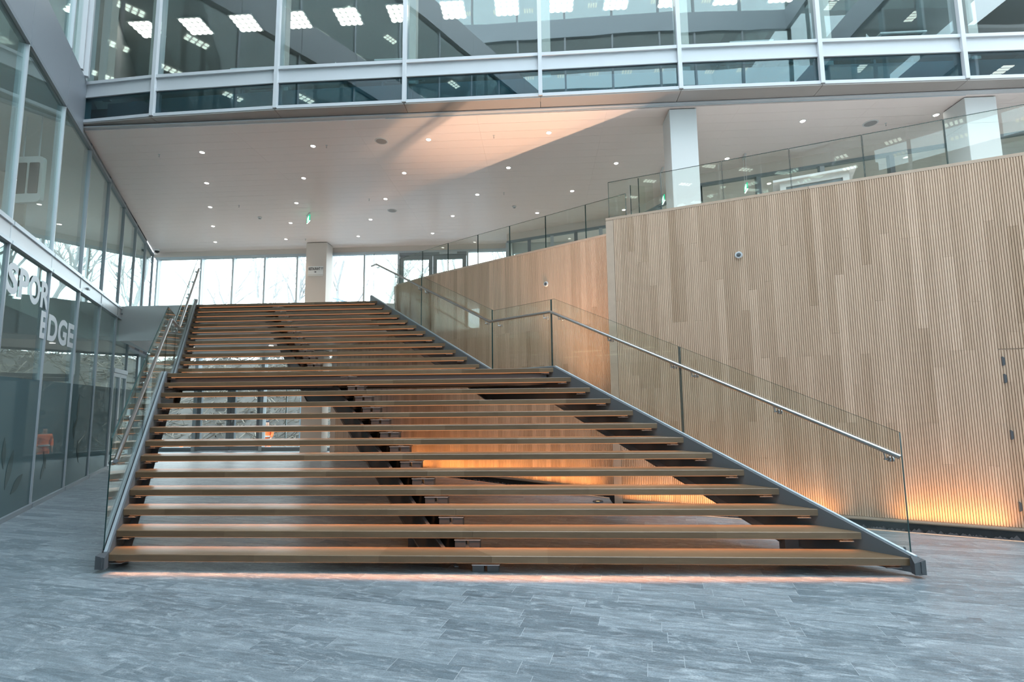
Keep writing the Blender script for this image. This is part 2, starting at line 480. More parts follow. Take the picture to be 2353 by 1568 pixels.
# ================================================================== SLATTED WALLS
BW = .108
def board(p0, d, nrm, z0, z1, tint, w=BW, ribs=4):
    """one ribbed board: outline swept vertically; p0 = left foot, d along wall, nrm outwards"""
    m = MB(); pt = w/ribs; g = pt*.25; dep = .016; pr = []
    for k in range(ribs):
        s0 = k*pt
        pr += [(s0+g/2, 0), (s0+g/2, dep), (s0+pt-g/2, dep), (s0+pt-g/2, 0)]
    pr = [(0.0004,0)] + pr + [(w-.0004,0)]
    P = [V((p0[0]+d[0]*s+nrm[0]*t, p0[1]+d[1]*s+nrm[1]*t, 0)) for s, t in pr]
    n = len(P)
    for i in range(n-1):
        a, b = P[i], P[i+1]
        m.face([(a.x,a.y,z0),(b.x,b.y,z0),(b.x,b.y,z1),(a.x,a.y,z1)], tint)
    for z in (z0, z1):
        for k in range(ribs):
            q = [P[1+4*k+i] for i in range(4)]
            f = [(c.x,c.y,z) for c in q]
            m.face(f if z == z0 else f[::-1], tint)
    return m
def fw(t):  # tint bias: mostly mid tones, some dark
    return min(1, max(0, random.gauss(.55,.26)))
wall_r = empty('wall_right', (0,0,0), 'tall ash slatted wall right of the stair, nearest the camera', 'wall', kind='structure')
door1 = empty('door_1', (5.6,1.41,0), 'flush slatted door leaf in the ash wall at the right edge', 'door', kind='structure')
nd = V((1,-.4,0)).normalized(); nn = V((-.4,-1,0)).normalized()
ZB = .10
back = MB()
n0 = V((1.14,3.2,0)); n1 = V((12,-1.144,0))
th = .22
back.prism([tuple((n0)[:2]), tuple(n1[:2]), tuple((n1-nn*th)[:2]), tuple((n0-nn*th)[:2])], .05, ZW-.02)
back.build('core', M_TRIMWOOD, wall_r)
MB().prism([tuple((n0)[:2]), tuple(n1[:2]), tuple((n1-nn*th)[:2]), tuple((n0-nn*th)[:2])], -.3, .049).build('plinth', M_ROCK, wall_r)
sdoor = (V((5.6,0,0)).x-1.14)/nd.x
s = .13
smax = 7.9
doorboards = MB()
while s < smax:
    p = n0 + nd*s
    w = BW
    indoor = s+BW > sdoor+.01
    if not indoor and s+BW > sdoor-.03: w = BW
    cuts = [ZB]
    z = ZB + random.choice((.7,1.2,1.7,2.1))
    while z < ZW-.5:
        cuts.append(z); z += random.choice((1.2,1.6,2.0,2.4))
    cuts.append(ZW-.03)
    if indoor:
        cuts = [c for c in cuts if c < .05 or abs(c-2.2) > .12]
        if 2.2 not in cuts: cuts = sorted(cuts+[2.2])
    for a, b in zip(cuts, cuts[1:]):
        za, zb = a+(.001), b-(.001)
        par = wall_r
        if indoor and b <= 2.2: par = door1; zb = b-(.012 if b == 2.2 else .001)
        board(p+V(nn)*.002, nd, nn, za, zb, fw(0)).build('board', M_SLAT, par)
    s += BW
    if not indoor and s+.02 > sdoor-BW+.10 and s < sdoor and s+BW > sdoor-.005:
        s = sdoor + .012
# end post, cap, bottom trim
MB().prism([tuple((n0-nn*th)[:2]), tuple((n0+nn*.016)[:2]), tuple((n0+nn*.016+nd*.125)[:2]), tuple((n0-nn*th+nd*.125)[:2])], 0.002, ZW-.03, .8).build('end_post', M_TRIMWOOD, wall_r)
c0, c1 = n0+nn*.02, n1+nn*.02
k = 0
while k < 4:
    a = c0 + (c1-c0)*(k/4); b = c0 + (c1-c0)*((k+1)/4-.0006)
    MB().prism([tuple(a[:2]), tuple(b[:2]), tuple((b-nn*.26)[:2]), tuple((a-nn*.26)[:2])], ZW-.03, ZW+.01, random.random()).build('cap_rail', M_TRIMWOOD, wall_r)
    k += 1
a, b = n0+nn*.016+nd*.13, n1+nn*.016
MB().prism([tuple(a[:2]), tuple(b[:2]), tuple((b-nn*.03)[:2]), tuple((a-nn*.03)[:2])], .066, ZB-.003, .7).build('bottom_trim', M_TRIMWOOD, wall_r)
for px in ((5.605,2.05),(5.61,1.84),(5.61,1.17),(5.615,.34)):
    p = V((5.60, near_y(5.60), 0)) + nn*.02
    m = MB(); m.tube([(p.x,p.y,px[1]-.055),(p.x,p.y,px[1]+.055)], .011, 8)
    m.bar((p+nd*.012+V((0,0,px[1]-.045))), (p+nd*.012+V((0,0,px[1]+.045))), .018, .010, up=nn)
    m.build('hinge', M_STEELDK, door1)
pl_ = MB()
wall_f = empty('wall_far_right', (0,0,0), 'ash slatted wall behind the stair, under the upper glass parapet', 'wall', kind='structure')
bk = MB(); 
def fnorm(i):
    a, b = V((*FAR[i],0)), V((*FAR[i+1],0)); d = (b-a).normalized()
    return d, V((-d.y, d.x, 0))*1.0
fpts = [V((*p,0)) for p in FAR]
offs = []
for i in range(len(fpts)):
    ns = []
    for j in (i-1, i):
        if 0 <= j < len(fpts)-1:
            d = (fpts[j+1]-fpts[j]).normalized(); nv = V((d.y, -d.x, 0))
            ns.append(nv)
    nv = sum(ns, V((0,0,0))).normalized()
    offs.append(nv)          # points away from the hall
for i in range(len(fpts)-1):
    a, b = fpts[i], fpts[i+1]
    topz = ZW-.02 if i < 5 else 3.32
    bk.prism([tuple(b[:2]), tuple(a[:2]), tuple((a+offs[i]*.2)[:2]), tuple((b+offs[i+1]*.2)[:2])], -.3 if False else .05, topz)
    pl_.prism([tuple(b[:2]), tuple(a[:2]), tuple((a+offs[i]*.2)[:2]), tuple((b+offs[i+1]*.2)[:2])], -.3, .049)
bk.build('core', M_TRIMWOOD, wall_f); pl_.build('plinth', M_ROCK, wall_f)
seglen = [(b-a).length for a, b in zip(fpts, fpts[1:])]
def far_at(s):
    for i, l in enumerate(seglen):
        if s <= l or i == len(seglen)-1:
            d = (fpts[i+1]-fpts[i]).normalized(); return fpts[i]+d*s, d, i
        s -= l
s = .05; tot = sum(seglen); nb = 0
while s < tot-.12:
    p, d, i = far_at(s)
    nrm = V((-d.y, d.x, 0))
    if nrm.dot(V((-.6,-1,0))) < 0: nrm = -nrm
    dd = -d; p2 = p + d*BW   # left foot as seen from the hall
    zt = ZW-.03 if i < 5 else 3.295
    cuts = [ZB]; z = ZB + random.choice((1.4,2.2,2.9))
    while z < zt-.8 and len(cuts) < 3:
        cuts.append(z); z += random.choice((1.8,2.4))
    cuts.append(zt)
    for a, b in zip(cuts, cuts[1:]):
        board(p2+nrm*.002, dd, nrm, a+.001, b-.001, fw(0)).build('board', M_SLAT, wall_f); nb += 1
    s += BW
for i in range(5):
    a, b = fpts[i], fpts[i+1]
    MB().prism([tuple((b-offs[i+1]*.02)[:2]), tuple((a-offs[i]*.02)[:2]), tuple((a+offs[i]*.22)[:2]), tuple((b+offs[i+1]*.22)[:2])], ZW-.03, ZW+.01, random.random()).build('cap_rail', M_TRIMWOOD, wall_f)
bt = MB()
for i in range(7):
    a, b = fpts[i], fpts[i+1]
    bt.prism([tuple((b-offs[i+1]*.016)[:2]), tuple((a-offs[i]*.016)[:2]), tuple((a+offs[i]*.02)[:2]), tuple((b+offs[i+1]*.02)[:2])], .066, ZB-.003, .7)
bt.build('bottom_trim', M_TRIMWOOD, wall_f)
e = fpts[5]
MB().prism([(e.x-.03,e.y-.03),(e.x+.16,e.y+.10),(e.x+.10,e.y+.22),(e.x-.09,e.y+.06)], Z2, ZW-.03, .8).build('end_post', M_TRIMWOOD, wall_f)
# gravel
gv = MB()
def stone(x, y, z, r):
    t = random.random()
    q = [V((random.uniform(.7,1.2)*a, random.uniform(.7,1.2)*b, random.uniform(.6,1)*c))*r+V((x,y,z)) for a,b,c in ((1,0,0),(0,1,0),(-1,0,0),(0,-1,0),(0,0,1),(0,0,-1))]
    for i in range(4):
        gv.face([q[i], q[(i+1)%4], q[4]], t); gv.face([q[(i+1)%4], q[i], q[5]], t)
for k in range(1500):
    x = random.uniform(1.2, 7.6); y = near_y(x) - random.uniform(.03,.30)*1.077
    stone(x, y, random.uniform(-.09,-.03), random.uniform(.025,.055))
for k in range(900):
    x = random.uniform(-3.1, 1.05); y = far_y(x) - random.uniform(.03,.36)
    stone(x, y, random.uniform(-.09,-.03), random.uniform(.025,.055))
for k in range(1):
    pass
g = gv.build('gravel', M_ROCK); tag(g, 'broken black stone lying in the floor trench below the ash walls', 'stone', kind='stuff')

# ================================================================== LEFT GLASS FACADE
ld = V((-.6,1,0)).normalized(); ln = V((1,.6,0)).normalized()      # ln points into the hall
def LP(y, z, o=0.0): p = V((XLF(y), y, z)) + ln*o; return p
wall_l = empty('wall_left', (0,0,0), 'grey framed glass facade along the left of the hall', 'wall', kind='structure')
PY = 1.533
LY = [1.40 + PY*k for k in range(-9, 7)] + [12.0]
def lbar(y0, y1, z0, z1, o0, o1, name, mat, par=None, t=.5):
    a, b = LP(y0,0), LP(y1,0)
    return MB().prism([tuple((a+ln*o0)[:2]), tuple((a+ln*o1)[:2]), tuple((b+ln*o1)[:2]), tuple((b+ln*o0)[:2])][::-1], z0, z1, t).build(name, mat, par or wall_l)
YCUT = 3.80   # beyond this the facade runs under the hall ceiling
DOORBAY = 4   # between LY[k]=7.53 and 9.06
for k, y in enumerate(LY):
    tops = [(0,16.0)] if y < YCUT else [(0, ZC+.02)]
    for z0, z1 in tops:
        if y < YCUT:
            lbar(y-.014, y+.014, 0, 3.87, -.10, .022, 'mullion', M_ALU2); lbar(y-.016, y+.016, 3.87, 6.86, -.10, .018, 'mullion', M_ALU)
            lbar(y-.022, y+.022, 7.92, 16, -.10, .03, 'mullion', M_ALU)
        else:
            lbar(y-.014, y+.014, 0, 3.87, -.10, .022, 'mullion', M_ALU2); lbar(y-.018, y+.018, 3.87, z1, -.10, .025, 'mullion', M_ALU2)
for k in range(len(LY)-1):
    y0, y1 = LY[k]+.0145, LY[k+1]-.0145
    hall = LY[k+1] > YCUT
    isdoor = abs(LY[k]-7.532) < .02
    lbar(y0, y1, 0, .07, -.08, .04, 'sill', M_ALUDK)
    zt = 3.26 if LY[k] > 7.9 else 3.87
    if isdoor:
        door4 = empty('door_4', tuple(LP(7.55,0)), 'narrow grey framed glass double door in the left facade', 'door', kind='structure')
        zt = 3.87
        lbar(y0, y1, 2.45, 2.56, -.08, .05, 'head_rail', M_ALU, door4)
        ym = (y0+y1)/2
        for (a, b) in ((y0+.01, ym-.006), (ym+.006, y1-.01)):
            lbar(a, a+.07, .03, 2.44, -.06, .03, 'stile', M_ALU, door4); lbar(b-.07, b, .03, 2.44, -.06, .03, 'stile', M_ALU, door4)
            lbar(a+.07, b-.07, 2.34, 2.44, -.06, .03, 'rail', M_ALU, door4); lbar(a+.07, b-.07, .03, .16, -.06, .03, 'rail', M_ALU, door4)
            lbar(a+.07, b-.07, .16, 2.34, -.02, -.008, 'pane', M_LEFTGL, door4)
            lbar(a+.07, b-.07, .16, 2.05, -.006, -.003, 'frosted_film', M_FROST, door4)
        for q in (ym-.05, ym+.05):
            m = MB(); m.tube([LP(q,.85,.07), LP(q,1.25,.07)], .012, 8); m.bar(LP(q,.9,.02), LP(q,.9,.07), .015, .015); m.bar(LP(q,1.2,.02), LP(q,1.2,.07), .015, .015)
            m.build('handle', M_INOX, door4)
        lbar(y0, y1, 2.56, zt, -.02, -.008, 'glass_pane', M_LEFTGL)
    else:
        lbar(y0, y1, .07, zt, -.02, -.008, 'glass_pane', M_LEFTGL)
        lbar(y0, y1, .07, 2.05, -.006, -.003, 'frosted_film', M_FROST)
    if zt < 3.5:
        lbar(y0, y1, 3.20, 3.27, -.08, .04, 'transom', M_ALU)
    else:
        # floor band: two rails with a recessed pale panel
        lbar(y0, y1, 3.87, 3.92, -.08, .045, 'transom', M_ALU)
        lbar(y0, y1, 3.92, 4.14, -.08, .015, 'spandrel_panel', M_ALUW)
    lbar(y0, y1, 4.14, 4.20, -.08, .045, 'transom', M_ALU)
    lbar(y0, y1, 4.20, 6.82, -.02, -.008, 'glass_pane', M_LEFTGL)
    lbar(y0, y1, 6.82, 6.88, -.08, .035, 'transom', M_ALUDK)
    if LY[k] < YCUT:
        ya, yb = LY[k]+.004, LY[k+1]-.004
        if yb > 3.84: yb = 3.84; 
        lbar(ya, yb, 6.88, 7.90, -.05, .03, 'spandrel_panel', M_SPAND)
        y1b = min(y1, 3.80)
        if y1b > y0+.1:
            for zz in (7.93, 11.93):
                lbar(y0, y1b, zz, zz+2.95, -.02, -.008, 'glass_pane', M_LEFTGL)
                lbar(ya, yb, zz+2.97, zz+4.0, -.05, .10, 'spandrel_panel', M_ALUW)
# corner pieces where the left facade meets the upper facade
lbar(3.62, 3.70, 7.90, 16, -.1, .09, 'corner_post', M_ALUW); lbar(3.42, 3.48, 7.90, 16, -.1, .06, 'corner_post', M_ALUW)
for y in (4.9, 7.9):   # door restrictor blocks on the band
    p = LP(y, 4.03, .03)
    MB().bar(p-ld*.06, p+ld*.06, .05, .035).build('band_bracket', M_ALUDK, wall_l)
# leaf prints on the frosted film
def leafshape(y, z, l, a, par):
    pts = []
    for t in range(9):
        f = t/8; pts.append((f*l, .16*l*math.sin(math.pi*f)))
    for t in range(7, 0, -1):
        f = t/8; pts.append((f*l, -.16*l*math.sin(math.pi*f)))
    ca, sa = math.cos(a), math.sin(a)
    m = MB(); m.sheet([LP(y+(p*ca-q*sa)*.857, z+p*sa+q*ca, .0) for p, q in pts], ln*.002)
    m.build('leaf_print', M_LEAF, par)
for y, z, l, a in ((5.0,1.35,.5,1.5),(4.9,.95,.4,1.9),(5.15,.9,.5,-1.2),(4.8,1.15,.35,.6),(2.0,.45,.6,1.2),(1.75,.3,.55,2.0),(2.2,.35,.5,.5),(1.9,.75,.45,1.7),(3.3,.4,.4,1.0),(3.5,.55,.35,2.1)):
    leafshape(y, z, l, a, wall_l)
# vinyl letters
def text_mesh(txt, bold=.03):
    cu = bpy.data.curves.new('txt', 'FONT'); cu.body = txt; cu.size = 1; cu.offset = bold; cu.extrude = 0; cu.resolution_u = 4
    ob = bpy.data.objects.new('txt', cu); COL.objects.link(ob)
    bpy.context.view_layer.update()
    dg = bpy.context.evaluated_depsgraph_get()
    me = bpy.data.meshes.new_from_object(ob.evaluated_get(dg))
    bpy.data.objects.remove(ob); bpy.data.curves.remove(cu)
    xs = [v.co.x for v in me.vertices]; ys = [v.co.y for v in me.vertices]
    bb = (min(xs), max(xs), min(ys), max(ys))
    vs = [(v.co.x, v.co.y) for v in me.vertices]; fs = [tuple(p.vertices) for p in me.polygons]
    bpy.data.meshes.remove(me)
    return vs, fs, bb
def put_text(txt, org, dx, dy, w, h, name, mat, par, bold=.03, thick=.002):
    """lay text in the box of width w and height h at org along dx and dy"""
    vs, fs, bb = text_mesh(txt, bold)
    dx, dy = V(dx), V(dy); org = V(org); nn_ = dx.cross(dy)
    m = MB()
    for x, y in vs:
        m.v.append(tuple(org + dx*((x-bb[0])/(bb[1]-bb[0])*w) + dy*((y-bb[2])/(bb[3]-bb[2])*h) + nn_*thick))
    m.f = fs; m.t = [.5]*len(fs); m.mi = [0]*len(fs)
    return m.build(name, mat, par)
for ch, y0, y1, z0, z1 in (('S',1.46,1.80,3.21,3.66),('P',1.84,2.16,3.22,3.66),('O',2.19,2.60,3.21,3.67),('R',2.64,3.0,3.22,3.66),
                           ('E',2.72,2.99,2.73,3.18),('D',3.05,3.48,2.73,3.18),('G',3.52,3.97,2.72,3.19),('E',4.03,4.36,2.73,3.18)):
    put_text(ch, LP(y0, z0, .001), ld, (0,0,1), (y1-y0)*1.166, z1-z0, 'letter', M_LETTER, wall_l, .035)

# rooms behind the left facade
room_l = empty('floor_left_rooms', (0,0,0), 'dim rooms with pale ceilings seen through the left glass facade', 'room', kind='structure')
def lslab(z0, z1, y0, y1, o0, o1, mat, name):
    return lbar(y0, y1, z0, z1, o0, o1, name, mat, room_l)
for (z0, z1, zz0, zz1) in ((-.2,-.005,-14,12),(3.9,4.12,-14,12),(6.9,7.88,-14,12),(10.92,11.9,-14,9.5),(14.92,15.9,-14,9.5)):
    lslab(z0, z1, zz0, zz1, -9, -.12, M_WHITE, 'floor_slab')
lslab(3.30, 3.9, -14, 8.2, -9, -.6, M_WHITE, 'ceiling_board')
lslab(0, 1.0, -14, 12, -9.15, -9, M_INT, 'outer_wall'); lslab(1.9, 3.9, -14, 12, -9.15, -9, M_INT, 'outer_wall')
lslab(4.12, 5.1, -14, 12, -9.15, -9, M_CREAM, 'outer_wall')
for z in (7.9, 11.9): lslab(z, z+3.05, -14, 9.5, -9.15, -9, M_INT, 'outer_wall')
for (za, zb) in ((0,3.9),(4.12,6.9),(7.9,10.92),(11.9,14.92)):
    lslab(za, zb, 12.0, 12.15, -9, -.1, M_CREAM, 'end_wall') if za < 7 else None
    lslab(za, zb, -14.1, -14, -9, -.1, M_INT, 'end_wall')
for y in (-2.0, 3.4, 6.4): lslab(4.12, 6.9, y, y+.1, -9, -1.6, M_CREAM, 'cross_wall')
hu = empty('hanging_unit', (-9.15,3.3,6.88), 'white hanging panel with two dark windows behind the upper left glass', 'display unit')
def rr(x0, x1, z0, z1, r, y, th, name, mat, par):
    p = []
    for cx, cz, a0 in ((x1-r,z1-r,0),(x0+r,z1-r,90),(x0+r,z0+r,180),(x1-r,z0+r,270)):
        for k in range(4):
            a = math.radians(a0+30*k); p.append((cx+r*math.cos(a), y, cz+r*math.sin(a)))
    return MB().sheet(p, (0,th,0)).build(name, mat, par)
rr(-9.42, -8.88, 5.26, 6.12, .08, 3.28, .07, 'panel', M_WHITE, hu)
rr(-9.36, -9.18, 5.42, 6.00, .02, 3.272, .007, 'dark_window', M_BLACK, hu); rr(-9.13, -8.94, 5.42, 6.00, .02, 3.272, .007, 'dark_window', M_BLACK, hu)
MB().tube([(-9.3,3.31,6.12),(-9.3,3.31,6.90)], .012, 8).tube([(-9.0,3.31,6.12),(-9.0,3.31,6.90)], .012, 8).build('hanger', M_ALU, hu)
# light panels in the upper office rooms (mirrored in the glass opposite)
lp = MB()
for z in (10.9, 14.9):
    for i in range(12):
        for o in (-1.6, -3.4, -5.2):
            y = -13 + i*1.45
            for a in range(2):
                for b in range(4):
                    p = LP(y+.12*b, z, o-.14*a)
                    lp.bar(p-ld*.045, p+ld*.045, .09, .02)
lp.build('light_cell', M_PANELLT, room_l, kind='stuff')
for y in (-1.0, .6, 2.2, 3.8):
    MB().bar(LP(y,3.29,-2.0), LP(y+.9,3.29,-2.0), .25, .02).build('ceiling_light', M_WARMPANEL, room_l)
    MB().bar(LP(y,3.29,-4.0), LP(y+.9,3.29,-4.0), .25, .02).build('ceiling_light', M_WARMPANEL, room_l)

# ================================================================== UPPER FACADE ACROSS THE HALL
wall_u = empty('wall_front_upper', (0,0,0), 'white framed office glass facade spanning above the stair', 'wall', kind='structure')
fd = V((1,-.005,0)).normalized(); fn_ = V((0,-1,0))
def fseg(a, b, z0, z1, o0, o1, name, mat, par=None):
    """panel between plan points a,b; o measured towards the camera"""
    a, b = V((*a,0)), V((*b,0)); d = (b-a).normalized(); n = V((d.y,-d.x,0))
    return MB().prism([tuple((a+n*o1)[:2]), tuple((b+n*o1)[:2]), tuple((b+n*o0)[:2]), tuple((a+n*o0)[:2])], z0, z1).build(name, mat, par or wall_u)
for x, y in FM:
    MB().box(x-.035, y-.07, 7.05, x+.035, y+.14, 16).build('mullion', M_ALUW, wall_u)
slab_parts = []
for a, b in zip(FM, FM[1:]):
    A = (a[0]+.036, a[1]); B = (b[0]-.036, b[1])
    fseg(A, B, 7.04, 7.10, -.10, .05, 'transom', M_ALUW)
    fseg(A, B, 7.10, 7.56, -.012, 0, 'glass_pane', M_LOWGL)
    fseg(A, B, 7.56, 7.61, -.10, .03, 'transom', M_ALUW)
    fseg(A, B, 7.61, 7.82, -.10, .012, 'spandrel_panel', M_ALUW)
    fseg(A, B, 7.82, 7.88, -.10, .05, 'transom', M_ALUW)
    fseg(A, B, 7.88, 10.55, -.012, 0, 'glass_pane', M_FACGL)
    fseg(A, B, 10.55, 11.75, -.10, .02, 'spandrel_panel', M_ALUW)
    fseg(A, B, 11.75, 14.6, -.012, 0, 'glass_pane', M_FACGL)
    fseg(A, B, 14.6, 16.0, -.10, .02, 'spandrel_panel', M_ALUW)
    # soffit sheet under the facade with its open joint
    MB().hexa([(a[0]+.004,a[1]-.04,7.015),(b[0]-.004,b[1]-.04,7.015),(b[0]-.004,b[1]+.30,7.0),(a[0]+.004,a[1]+.30,7.0),
               (a[0]+.004,a[1]-.04,7.04),(b[0]-.004,b[1]-.04,7.04),(b[0]-.004,b[1]+.30,7.03),(a[0]+.004,a[1]+.30,7.03)]).build('soffit_panel', M_BROWN, wall_u)
    fseg((a[0],a[1]+.315), (b[0],b[1]+.315), 6.955, 7.03, -.02, .0, 'soffit_trim', M_ALU)
    slab_parts.append((a, b))
# office behind it
off = empty('floor_office', (0,0,0), 'office floor behind the upper facade with grey walls and ceiling', 'room', kind='structure')
MB().box(-13, 4.5, 7.05, 13, 11.5, 7.74).build('floor_slab', M_CARPET, off)
for a, b in slab_parts: fseg(a, b, 7.05, 7.75, -.85, -.5, 'slab_edge', M_INTDK, off)
MB().prism([(-9.2,3.9),(13,3.75),(13,11.5),(-13.5,11.5)], 10.56, 10.9).build('ceiling_slab', M_INT, off)
MB().box(-13.4, 11.4, 7.74, 13, 11.6, 10.56).build('rear_wall', M_INT, off)
MB().prism([(-9.0,4.1),(-8.85,4.1),(-13.2,11.4),(-13.35,11.4)], 7.74, 10.56).build('side_wall', M_INT, off)
MB().box(12.8, 3.9, 7.05, 13, 11.5, 16).build('side_wall', M_INT, off)
MB().box(-13, 4.2, 11.0, 13, 11.5, 11.7).build('floor_slab', M_CARPET, off)
MB().box(-13, 3.9, 14.7, 13, 11.5, 15).build('ceiling_slab', M_INT, off)
MB().box(-13.4, 11.4, 11.7, 13, 11.6, 14.7).build('rear_wall', M_INT, off)
for x in (-5.2, 1.2, 6.6): MB().box(x, 7.5, 7.74, x+.12, 11.4, 10.56).build('partition', M_INT, off)
for k in range(8):
    x = -7.70+2.615*k
    MB().box(x, 4.10, 7.745, x+.17, 4.27, 10.555).build('post', M_CREAM, off)
MB().box(-9.05+.3, 4.1, 7.745, -8.58, 4.27, 10.555).build('post', M_CREAM, off)
# office ceiling lights: 4 x 4 glowing cells in a frame
ol = empty('office_light', (-9.25+.02, 5.78, 10.55), 'square ceiling light of sixteen glowing cells in the upper office', 'ceiling light', 'office lights behind the upper facade')
fr = MB(); x0, y0, z0 = -9.23, 5.78, 10.55
S = .54
fr.box(x0-S/2-.012, y0-S/2-.012, z0-.03, x0+S/2+.012, y0+S/2+.012, z0-.004); fr.build('housing', M_WHITE, ol)
ce = MB()
for i in range(4):
    for j in range(4):
        cx, cy = x0-S/2+(i+.5)*S/4, y0-S/2+(j+.5)*S/4
        ce.lathe((cx,cy,z0-.055), [(.035,0),(.058,.008),(.0655,.024)], n=8)
ce.build('lens_cells', M_PANELLT, ol)
NTH = ('first','second','third','fourth','fifth','sixth','seventh','eighth','ninth','tenth','eleventh','twelfth','thirteenth','fourteenth')
ol['label'] = 'square office light of sixteen glowing cells, first from left behind the upper facade'
for k in range(1, 14):
    copy_tree(ol, (-9.23+1.233*k, 5.78 - (.02*k if k < 8 else .16-.01*(k-8)), 10.55))['label'] = 'square office light of sixteen glowing cells, %s from left behind the upper facade' % NTH[k]
# desks near the glass
def desk(x0, x1, yf, z, lab):
    d = empty('office_desk', ((x0+x1)/2, yf+.35, 7.74), lab, 'desk', 'office desks by the upper facade')
    MB().box(x0, yf, z-.03, x1, yf+.75, z).build('desk_top', M_WHITE, d)
    MB().box(x0+.05, yf+.04, z-.036, x1-.05, yf+.71, z-.031).build('underside', M_BLACK, d)
    for xx in (x0+.05, x1-.09):
        m = MB(); m.box(xx, yf+.33, 7.76, xx+.04, yf+.41, z-.036); m.box(xx, yf+.05, 7.74, xx+.04, yf+.70, 7.765); m.build('leg', M_ALUDK, d)
    return d
desk(-6.26, -5.35, 4.47, 8.5, 'white office desk behind the second upper glass bay, leftmost of the desks')
desk(-3.22, -2.36, 4.40, 8.5, 'white office desk behind the upper glass just left of the third mullion')
desk(3.79, 4.62, 4.36, 8.5, 'white office desk behind the upper glass above the tall white column')
desk(6.57, 7.42, 4.30, 8.5, 'white office desk behind the upper glass, rightmost of the desks')
for i, (x, y) in enumerate(((-5.75,4.95),(-3.35,4.9),(-4.3,4.9),(6.6,4.8))):
    m = MB(); m.sheet([(x,y,8.5),(x+.28,y,8.5),(x+.06,y+.02,8.86)], (0,.012,0))
    o = m.build('paper_easel', M_PAPER)
    tag(o, ('white folded paper stand on the leftmost upper office desk','white folded paper stand above the dark band, third office bay',
            'white folded paper stand beside the second office post','white folded paper stand on the rightmost office desk')[i], 'paper stand')
    m = MB(); m.box(x-.02, y-.05, 8.47 if i not in (0,3) else 8.499, x+.32, y+.12, 8.5)
    m.build('base', M_PAPER, o)

# ================================================================== CEILING OF THE HALL
ceil = empty('ceiling', (0,0,0), 'pale metal strip ceiling over the upper landing', 'ceiling', kind='structure')
MB().prism([(-8.9,3.85),(12.3,3.85),(12.3,YB+.3),(-13.7,YB+.3)], ZC+.02, ZC+.04).build('backing', M_ALUW, ceil)
py = 3.95
xsj = [-15.85,-13.42,-11.0,-8.36,-5.94,-3.52,-1.10,1.33,3.77,6.2,8.64,11.1,13.5]
while py < YB-.01:
    p1 = min(py+.305, YB)
    for a, b in zip(xsj, xsj[1:]):
        q = [(a+.0008,py+.002),(b-.0008,py+.002),(b-.0008,p1-.002),(a+.0008,p1-.002)]
        q = clip(q, -1, -.6, 6.42)
        q = clip(q, 1, 0, 12.2)
        if len(q) > 2 and area(q) > .003:
            MB().prism(q, ZC, ZC+.018, random.random()).build('panel', M_CEIL, ceil)
    py += .305
dl = empty('downlight', (-7.094,4.946,ZC), 'small round recessed downlight glowing in the hall ceiling', 'downlight', 'round downlights in the hall ceiling')
m = MB(); m.lathe((-7.094,4.946,ZC-.006), [(.048,0),(.062,.001),(.062,.0055),(.04,.0055)], n=24); m.build('trim_ring', M_WHITE, dl)
m = MB(); m.lathe((-7.094,4.946,ZC-.010), [(.043,0),(.046,.004)], n=24); m.build('lens', M_DOWN, dl)
DLS = []
for j in range(5):
    for i in range(-1, 7):
        x, y = -7.094+2.454*i-.903*j, 4.946-.088*i+1.506*j
        if i > 3: y += .05*(i-3)
        if (i, j) == (0, 0): continue
        if x < XLF(y)+.9 or x > 8.5 or i < 0: continue
        if (i, j) in ((4,0),(4,4)) : continue
        DLS.append((x, y, j))
ORD = ('first','second','third','fourth','fifth','sixth','seventh','eighth')
ROWN = ('in the row nearest the facade','in the second row from the facade','in the middle row of the ceiling','in the fourth row from the facade','in the farthest row')
dl['label'] = 'round downlight in the hall ceiling, first from left in the row nearest the facade'
cnt = {}
for x, y, j in DLS:
    cnt[j] = cnt.get(j, 1 if j == 0 else 0) + 1
    copy_tree(dl, (x, y, ZC))['label'] = 'round downlight in the hall ceiling, %s from left %s' % (ORD[cnt[j]-1], ROWN[j])
def down_lamp(x, y, z, e):
    l = bpy.data.lights.new('downlight_lamp', 'SPOT'); l.color = (1.0,.80,.60); l.energy = e; l.spot_size = math.radians(110); l.spot_blend = .8; l.shadow_soft_size = .045
    lo = bpy.data.objects.new('downlight_lamp', l); COL.objects.link(lo); lo.location = (x, y, z)
for x, y, j in DLS:
    if j >= 3: down_lamp(x, y, ZC-.02, 70)
def fixture(name, x, y, prof, mat, lab, cat, grp=None, extra=None):
    t = empty(name, (x,y,ZC), lab, cat, grp)
    m = MB(); m.lathe((x,y,ZC), prof, n=24); m.build('body', mat, t)
    if extra: extra(t)
    return t
def spk(x, y, lab):
    def ex(t):
        m = MB(); m.lathe((x,y,ZC-.012), [(.108,0),(.112,.004)], n=24); m.build('grille', M_SPEAKER, t)
    fixture('ceiling_speaker', x, y, [(.13,-.010),(.135,-.004),(.135,-.001)], M_WHITE, lab, 'speaker', None, ex)
spk(-3.16,4.76,'round grey ceiling speaker near the facade, left of the warm light patch')
spk(-4.06,8.64,'round grey ceiling speaker at the far tip of the warm light patch')
spk(6.56,4.79,'round grey ceiling speaker between the two white columns on the right')
def sprinkler(x, y, where):
    def ex(t):
        m = MB(); m.lathe((x,y,ZC-.055), [(.013,0),(.013,.002)], n=10); m.tube([(x,y,ZC-.053),(x,y,ZC-.01)], .004, 6); m.build('deflector', M_INOX, t)
    fixture('sprinkler', x, y, [(.018,-.008),(.022,-.003),(.022,-.001)], M_WHITE, 'tiny sprinkler head in the hall ceiling, ' + where, 'sprinkler', 'sprinkler heads in the hall ceiling', ex)
